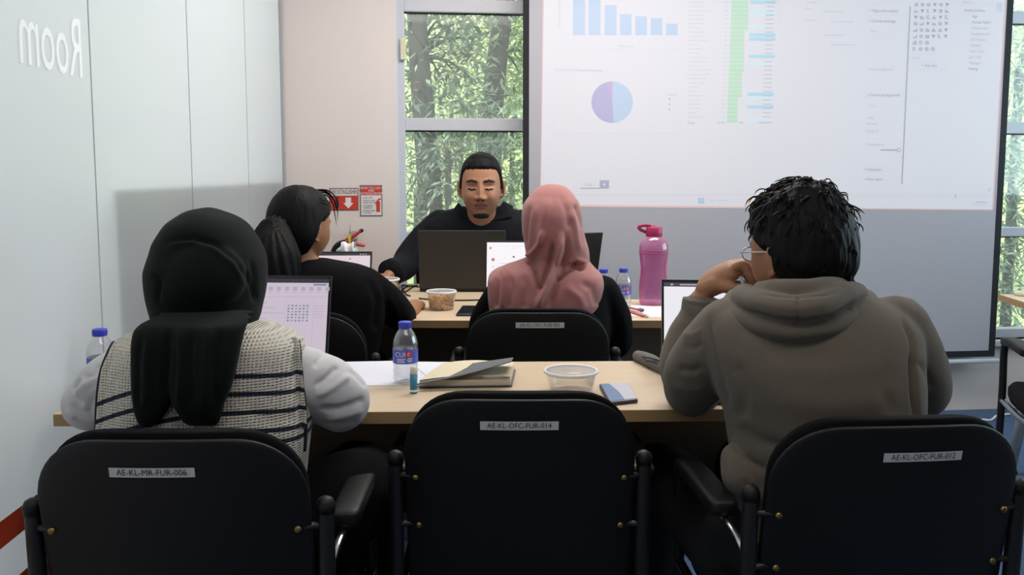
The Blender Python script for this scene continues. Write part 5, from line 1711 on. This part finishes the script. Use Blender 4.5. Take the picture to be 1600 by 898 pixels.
mu = nt.nodes.new('ShaderNodeMath'); mu.operation = 'MULTIPLY'; nt.links.new(wv[0].outputs['Fac'], mu.inputs[0]); nt.links.new(wv[1].outputs['Fac'], mu.inputs[1])
bp = nt.nodes.new('ShaderNodeBump'); bp.inputs['Strength'].default_value = .9; bp.inputs['Distance'].default_value = .004
nt.links.new(mu.outputs[0], bp.inputs['Height']); nt.links.new(bp.outputs[0], bs.inputs['Normal'])
vest = from_np(v, f).build('knit_vest', kn_m, pB_, smooth=True, fix=False)
vt_ = BVHTree.FromPolygons([tuple(q) for q in v], f)
# navy piping and ribbed band at the armholes
for pts in ([(181, 538, 1.50), (170, 556, 1.475), (163, 582, 1.47), (160, 612, 1.465), (162, 640, 1.465), (167, 672, 1.47), (172, 710, 1.485)], [(474, 527, 1.53), (484, 545, 1.515), (488, 575, 1.505), (490, 605, 1.50), (493, 640, 1.495), (497, 666, 1.495), (492, 705, 1.50)]):
    pts3 = [vt_.find_nearest(q)[0] for q in spline([at(*p) for p in pts], [1] * len(pts), 6)[0]]
    m = MB(); m.tube(pts3, .0045, 10); m.build('piping', M['trim_navy'], vest, smooth=True)
    k = 1 if pts[0][0] < 300 else -1
    m = MB(); P_ = [vt_.find_nearest(q)[0] for q in spline([at(p[0] + k * 9, p[1] - 2, p[2] - .01) for p in pts[:6]], [1] * 6, 6)[0]]; m.tube(P_, .0085, 12, flat=.4, up=Vector((0, -1, 0)))
    m.build('armhole_rib', kn_m, vest, smooth=True)
for k in (0, 1):
    mb = MB()
    if k == 0:
        mb.tube([at(215, 582, 1.555), at(184, 594, 1.57), at(158, 617, 1.60), at(141, 634, 1.64), at(170, 622, 1.73), at(225, 597, 1.85)], [.058, .058, .056, .049, .045, .036], 24, sub=6)
        L = [([(152, 566), (148, 585), (130, 592)], 4, -.006), ([(165, 585), (140, 596), (112, 622)], 5, .006), ([(128, 590), (116, 606), (118, 622), (128, 634)], 3.5, -.007), ([(110, 628), (122, 645), (150, 655)], 5, -.005), ([(160, 610), (140, 632), (138, 652)], 5, -.004), ([(104, 640), (118, 655)], 4, .004)]
    else:
        mb.tube([at(440, 590, 1.555), at(478, 596, 1.565), at(516, 612, 1.60), at(532, 628, 1.64), at(505, 614, 1.73), at(450, 590, 1.85)], [.058, .062, .062, .056, .048, .036], 24, sub=6)
        L = [([(488, 606), (510, 592), (530, 570)], 4.5, -.007), ([(490, 622), (520, 605), (548, 585)], 5, .005), ([(495, 640), (530, 638), (572, 622)], 4.5, -.007), ([(500, 655), (535, 650), (570, 640)], 4, .004), ([(545, 575), (560, 590), (572, 606)], 4, -.004), ([(490, 575), (500, 560), (510, 548)], 4, -.005), ([(500, 662), (540, 662), (560, 655)], 4, -.004)]
    v, nn, f = evald(mb, .005, 5)
    v = fold(v, nn, L, .0045, (13, 13, 18), .001, k * 5.0)
    from_np(v, f).build('sleeve', M['white_shirt'], pB_, smooth=True, fix=False)
hj = MB()
sil(hj, [(323.5, 314, 328, 1.62, .02), (328, 296, 340, 1.618, .05), (337, 280, 363, 1.615, .075), (350, 264, 382, 1.61, .095), (362, 256, 391, 1.607, .105), (380, 246, 401, 1.605, .116), (395, 242, 407, 1.602, .122), (410, 237, 411, 1.60, .126),
         (425, 233, 412, 1.60, .126), (445, 234, 411, 1.60, .124), (462, 236, 409, 1.60, .120), (480, 240, 405, 1.595, .115), (494, 243, 402, 1.59, .108), (510, 250, 396, 1.58, .10), (530, 262, 384, 1.575, .09)], 60, 72, 2.15)
hj.ell(at(318, 432, 1.515), (.075, .055, .062))
v0, n0, f0 = evald(hj, .0045, 5)
v0 = fold(v0, n0, [([(250, 388), (268, 375), (300, 371), (335, 380), (370, 405), (393, 445), (402, 478)], 4, -.006), ([(252, 396), (270, 383), (300, 379), (332, 388), (362, 412), (384, 450)], 5, .004),
                   ([(240, 493), (320, 501), (402, 494)], 5, -.012), ([(240, 470), (270, 485), (330, 490)], 4, -.004), ([(390, 400), (398, 440), (398, 475)], 4, -.004), ([(236, 425), (250, 440), (246, 475)], 4, -.005)], .0025, (8, 8, 8), .0006)
v0, f0 = cut_front(v0, f0, MhB)
hjo = from_np(v0, f0).build('headscarf', M['dark_hijab'], pB_, smooth=True, fix=False)
tl_ = MB()
sil(tl_, [(486, 252, 392, 1.50, .030), (496, 236, 300, 1.46, .030), (504, 222, 292, 1.432, .032), (518, 210, 288, 1.418, .032), (545, 206.5, 281, 1.408, .030), (590, 206.5, 272, 1.402, .026), (630, 209, 266, 1.400, .022), (652, 214, 254, 1.400, .018), (664, 220, 243, 1.40, .012), (668, 228, 234, 1.40, .006)], 60, 48, 2.2)
sil(tl_, [(486, 258, 398, 1.50, .032), (496, 254, 394, 1.46, .034), (506, 256, 386, 1.43, .036), (525, 259, 380, 1.416, .036), (560, 262, 373, 1.404, .034), (600, 266, 364, 1.396, .030), (628, 270, 352, 1.394, .024), (648, 280, 347, 1.394, .018), (660, 287, 343, 1.394, .010), (664, 292, 340, 1.394, .005)], 60, 56, 2.2)
v, nn, f = evald(tl_, .0042, 4)
v = fold(v, nn, [([(262, 505), (262, 560), (255, 620)], 4, -.006), ([(280, 505), (284, 560), (280, 640)], 5, .007), ([(300, 505), (296, 560), (300, 640)], 5, -.007), ([(325, 505), (322, 570), (318, 650)], 6, .006), ([(345, 505), (340, 570), (335, 640)], 5, -.006), ([(235, 515), (228, 570), (228, 640)], 6, .005), ([(222, 520), (216, 570), (216, 640)], 4, -.004)], .002, (10, 10, 6))
from_np(v, f).build('scarf_tail', M['dark_hijab'], hjo, smooth=True, fix=False)

# --- the person in the pink headscarf, second row
hpC = at(866, 366, 2.735)
shC = [at(785, 472, 2.71), at(942, 472, 2.71)]
elC = [at(758, 528, 2.80), at(966, 528, 2.80)]
wrC = [at(800, 466, 2.93), at(920, 466, 2.93)]
hipC = Vector((.12, 2.71, .52))
pC_, PC_, nC_, MhC, knC, ftC, fwC = person('person in a dusty pink headscarf and black top, second row', hpC, R(8), R(10), .98, 0.0, at(866, 420, 2.72),
    shC, elC, wrC, [(Vector((.3, .9, -.15)), 1, .3), (Vector((-.3, .9, -.15)), -1, .3)], hipC, M['skin_pale'], .005, 0.0)
lower_clothes(pC_, hipC, knC, ftC, fwC, M['trousers'])
face_bits(pC_, PC_, nC_, MhC)
tb2 = MB()
sil(tb2, [(418, 820, 912, 2.72, .06), (432, 785, 940, 2.715, .09), (450, 772, 952, 2.71, .11), (480, 768, 954, 2.70, .125), (530, 770, 952, 2.69, .13), (600, 772, 950, 2.69, .135), (660, 768, 952, 2.70, .14)], 40, 60, 2.4)
tb2.tube([at(787, 462, 2.71), at(764, 500, 2.73), at(758, 530, 2.79), at(775, 505, 2.86), at(798, 470, 2.92)], [.062, .060, .052, .044, .034], 20, sub=5)
tb2.tube([at(938, 458, 2.71), at(958, 500, 2.73), at(962, 535, 2.79), at(945, 510, 2.86), at(922, 470, 2.92)], [.062, .060, .052, .044, .034], 20, sub=5)
v, nn, f = evald(tb2, .007, 4)
v = fold(v, nn, [([(955, 470), (962, 510), (958, 550)], 5, -.006), ([(972, 480), (978, 520), (976, 560)], 5, .005)], .004, (9, 9, 12))
from_np(v, f).build('blouse', M['black_cloth'], pC_, smooth=True, fix=False)
pk_ = MB()
sil(pk_, [(287.5, 856, 869, 2.73, .02), (290.5, 844, 882, 2.728, .05), (299, 832, 893, 2.722, .08), (307, 826, 899, 2.718, .096), (314, 820.5, 904, 2.714, .107), (323, 816.5, 907, 2.71, .116), (341, 814.5, 910.5, 2.706, .126), (361, 815.5, 912.5, 2.704, .128),
          (378, 818.5, 916.5, 2.704, .124), (393, 821, 920, 2.704, .116), (404, 823, 921, 2.706, .108), (416, 826, 918, 2.708, .10), (430, 832, 912, 2.71, .10)], 60, 72, 2.15)
sil(pk_, [(402, 824, 914, 2.708, .09), (408, 808, 921, 2.706, .105), (414, 793, 926, 2.704, .116), (421, 774, 933, 2.70, .126), (430, 764, 941, 2.698, .135), (445, 761.5, 944, 2.695, .142), (462, 762, 942, 2.69, .145), (478, 763.5, 938, 2.688, .146), (488, 765, 931, 2.688, .146), (500, 770, 920, 2.69, .14)], 50, 84, 2.4)
v, nn, f = evald(pk_, .0045, 2)
v = fold(v, nn, [
    ([(877.6, 358), (875, 383), (868, 412), (858, 439), (846, 466), (836, 488)], 5, 0.0285), ([(866, 376), (863, 398), (853, 432), (844.5, 456)], 4.5, -0.0210), ([(884, 361), (887, 393), (876, 427), (866, 452), (857, 486)], 4.5, -0.0120),
    ([(851, 356), (846, 378), (834, 394), (821, 400)], 4, 0.0180), ([(818, 403), (834, 411), (841, 437), (846, 456)], 4, -0.0225), ([(897, 317), (907, 341), (912, 361)], 3.5, -0.0075), ([(918, 421), (899, 413.6), (884, 423), (870, 439)], 4.5, -0.0255), ([(918, 412), (900, 405), (888, 414)], 4, 0.0075),
    ([(806.5, 406), (793, 418), (788, 439), (785, 486)], 4, 0.0120), ([(784.5, 418), (777, 439), (774, 484)], 3, -0.0135), ([(768, 430), (766, 450), (768, 484)], 3, 0.0060), ([(797, 425), (800, 450), (795, 486)], 4, -0.0075),
    ([(828.6, 318), (823.7, 353), (822, 385)], 3, -0.0075), ([(858, 305), (851, 341), (839, 383)], 6, 0.0060), ([(838, 318), (832, 350), (828, 390)], 4, 0.0045), ([(872, 300), (886, 330), (890, 360)], 5, -0.0045), ([(893, 325), (900, 360), (906, 395)], 4, 0.0060),
    ([(905, 440), (925, 450), (935, 480)], 6, -0.0060), ([(880, 445), (905, 465), (915, 488)], 7, 0.0060), ([(815, 425), (822, 450), (818, 486)], 6, -0.0060)], .0022, (9, 9, 7), .0006)
v, f = cut_front(v, f, MhC)
from_np(v, f).build('headscarf', M['pink_hijab'], pC_, smooth=True, fix=False)

# --- the person with a ponytail, second row left
hpD = at(470, 356, 2.68)
shD = [at(408, 452, 2.66), at(560, 448, 2.66)]
elD = [at(395, 500, 2.86), at(634, 488, 2.90)]
wrD = [at(440, 470, 3.02), at(647, 482, 3.00)]
hipD = Vector((-.645, 2.62, .52))
pD_, PD_, nD_, MhD, knD, ftD, fwD = person('person in black with dark hair tied in a ponytail, second row left', hpD, R(-32), R(6), 1.0, 0.0, at(474, 418, 2.68),
    shD, elD, wrD, [(Vector((.4, .9, -.1)), 1, .3), (Vector((-.05, 1.0, .05)), -1, .75)], hipD, M['skin_tan'], .004, R(-4))
lower_clothes(pD_, hipD, knD, ftD, fwD, M['trousers'])
face_bits(pD_, PD_, nD_, MhD)
HY, HZ = [-.1, -.05, -.025, -.005, .012, .03, .05, .075, .1], [-.11, -.11, -.085, -.005, .016, .02, .035, .055, .064]
hc = hair_cap(PD_, nD_, MhD, HY, HZ, .014, .022, .0015, 8.0, .006)
rnd = random.Random(2)
tie = at(434, 352, 2.60)
for _ in range(150):                                     # combed strands drawn back to the tie
    i = int(rnd.choice(np.where(PD_[:, 2] - np.interp(PD_[:, 1], HY, HZ) > .012)[0]))
    a = MhD @ Vector(PD_[i] + nD_[i] * .0125)
    c = MhD @ Vector((0, 0, 0))
    pts = []
    for t in (0, .33, .66, 1):
        q = a.lerp(tie, t) - c
        rr = (a - c).length * (1 - t) + (tie - c).length * t
        pts.append(c + q.normalized() * (rr + .002))
    hc.tube(pts, [.001, .0028, .0028, .0022], 5, sub=3, cap_round=False)
hc.build('hair', M['hair'], pD_, smooth=True)
po_ = MB()
po_.tube([tie + Vector((.01, .02, 0)), at(430, 362, 2.575), at(427, 382, 2.545), at(430, 408, 2.52), at(432, 440, 2.51), at(434, 475, 2.515), at(436, 500, 2.52)], [.030, .050, .066, .074, .066, .046, .014], 24, sub=8)
v, nn, f = evald(po_, .005, 2)
ang = np.arctan2(v[:, 1] - 2.53, v[:, 0] - at(430, 420, 2.53).x)
v = v + nn * (.0025 * np.sin(ang * 17 + v[:, 2] * 25))[:, None]
pm_ = from_np(v, f)
for _ in range(40):
    x0, y0 = rnd.uniform(392, 424), rnd.uniform(362, 400)
    pm_.tube([at(x0, y0, 2.52 + rnd.uniform(0, .03)), at(x0 - rnd.uniform(0, 5), y0 + 40, 2.50), at(x0 + rnd.uniform(-4, 6), y0 + rnd.uniform(70, 105), 2.51)], [.0012, .0022, .0005], 5, sub=4, cap_round=False)
pm_.build('ponytail', M['hair'], pD_, smooth=True, fix=False)
st = MB()
for pts in (((490, 299), (506, 298), (518, 306), (524, 320), (525, 330)), ((492, 302), (508, 301), (521, 312), (527, 328), (527, 345)), ((491, 297), (510, 297), (522, 305), (528.5, 318), (527.5, 330)), ((494, 305), (510, 305), (520, 318), (523, 334), (526, 352))):
    st.tube([at(x, y, 2.755) for x, y in pts], [.006, .005, .0045, .0035, .0006], 6, sub=4, flat=.5, cap_round=False)
st.build('fringe', M['hair'], pD_, smooth=True)
ts = MB()
sil(ts, [(404, 452, 512, 2.68, .055), (411, 425, 548, 2.675, .075), (420, 400, 578, 2.67, .095), (434, 388, 594, 2.665, .11), (460, 382, 602, 2.66, .122), (500, 384, 600, 2.655, .128), (560, 390, 592, 2.65, .13), (640, 392, 590, 2.65, .135)], 46, 64, 2.3)
ts.tube([at(568, 446, 2.67), at(596, 466, 2.72), at(618, 486, 2.80), at(630, 494, 2.865)], [.062, .062, .056, .048], 22, sub=6)
ts.tube([at(402, 450, 2.67), at(388, 480, 2.74), at(395, 500, 2.85), at(418, 484, 2.94)], [.062, .058, .050, .042], 22, sub=6)
v, nn, f = evald(ts, .006, 4)
v = fold(v, nn, [([(575, 430), (590, 470), (585, 520)], 6, -.006), ([(605, 460), (620, 490), (625, 505)], 5, .004)], .004, (9, 9, 11))
from_np(v, f).build('tee_shirt', M['black_cloth'], pD_, smooth=True, fix=False)

# --- the presenter, facing the room
hpE = at(752, 290, 3.66)
shE = [at(822, 362, 3.83), at(684, 362, 3.83)]
elE = [at(858, 410, 3.74), at(640, 408, 3.74)]
wrE = [at(800, 438, 3.66), at(608, 431, 3.55)]
hipE = Vector((-.14, 3.90, .53))
pE_, PE_, nE_, MhE, knE, ftE, fwE = person('presenter in a black collared shirt with short hair and goatee, looking down at a laptop', hpE, R(180), R(5), 1.13, 0.31, at(752, 345, 3.80),
    shE, elE, wrE, [(Vector((-.7, -.5, -.1)), -1, .3), (Vector((-.75, -.35, -.05)), 1, .3)], hipE, M['skin'], .003, PI)
kn2 = [Vector((k.x, 3.52, k.z)) for k in knE]; 
lower_clothes(pE_, hipE, knE, ftE, fwE, M['trousers'])
face_bits(pE_, PE_, nE_, MhE)
hair_cap(PE_, nE_, MhE, [-.1, -.05, -.02, .0, .010, .022, .030, .036, .042, .055, .07, .1], [-.09, -.085, -.06, .004, -.010, -.016, -.010, .026, .050, .062, .064, .066], .008, .014, .0030, 5.0).build('hair', M['hair'], pE_, smooth=True)
x_, y_, z_ = PE_[:, 0], PE_[:, 1], PE_[:, 2]
amt = np.where(y_ > -.005, 1 - ((x_ / .038) ** 2 + ((z_ + .118) / .024) ** 2), -1)
amt = amt + .28 * np.array([mnoise.noise(Vector((p[0] * 110, p[1] * 60, p[2] * 110))) for p in PE_])
off = .006 * sm(0, .6, amt) - .0006
head_patch(PE_, nE_, amt, off, MhE).build('beard', M['stubble'], pE_, smooth=True)
amt = np.where((y_ > .03), 1 - ((np.abs(x_) / .024) ** 2 + ((z_ + .0515) / .0042) ** 2), -1)
sh = MB()
sil(sh, [(322, 722, 786, 3.80, .055), (327, 702, 806, 3.80, .075), (334, 682, 824, 3.81, .100), (345, 664, 843, 3.815, .128), (362, 652, 852, 3.82, .138), (390, 648, 856, 3.82, .13), (430, 650, 852, 3.82, .13), (480, 655, 848, 3.83, .135)], 46, 64, 2.3)
sh.tube([at(690, 352, 3.82), at(662, 378, 3.79), at(640, 402, 3.74), at(632, 415, 3.68), at(616, 424, 3.59)], [.075, .073, .066, .060, .054], 24, sub=6)
sh.tube([at(815, 352, 3.82), at(846, 380, 3.79), at(858, 408, 3.74), at(830, 425, 3.69), at(806, 435, 3.665)], [.075, .072, .062, .05, .04], 24, sub=6)
v, nn, f = evald(sh, .006, 4)
v = fold(v, nn, [([(668, 350), (655, 380), (640, 400)], 5, -.006), ([(690, 345), (680, 375), (664, 405)], 6, .005), ([(640, 395), (652, 405), (665, 420)], 4, -.006), ([(752, 345), (752, 440)], 3, -.003)], .004, (10, 10, 12))
sho = from_np(v, f).build('shirt', M['navy_shirt'], pE_, smooth=True, fix=False)
for pts in ([(716, 316, 3.755), (735, 338, 3.70), (744, 347, 3.685), (722, 349, 3.70), (706, 330, 3.755)], [(787, 314, 3.755), (770, 336, 3.70), (764, 347, 3.685), (800, 338, 3.70), (802, 322, 3.755)]):
    m = MB(); P_ = [at(*p) for p in pts]
    m.prism(P_, Vector((0, .012, 0)))
    m.build('collar', M['navy_shirt'], sho, bevel=.003)
m = MB(); m.tube([at(606, 417, 3.575), at(608, 425, 3.56), at(612, 436, 3.555)], .006, 8, sub=4)
m = MB(); c0 = at(617, 423, 3.59); c1 = at(609, 427, 3.555); m.tube([c0, c1], [.057, .058], 22, cap_round=False)
m.build('sleeve_cuff', M['navy_shirt'], sho, smooth=True)
o = copy_tree(proto)
o['label'] = 'black chair facing the room, under the presenter'
for ch in list(o.children):
    if ch.name.startswith('asset_tag'):
        for g_ in list(ch.children): bpy.data.objects.remove(g_)
        bpy.data.objects.remove(ch)
place(o, (-.135, 4.075, 0), PI + R(6))
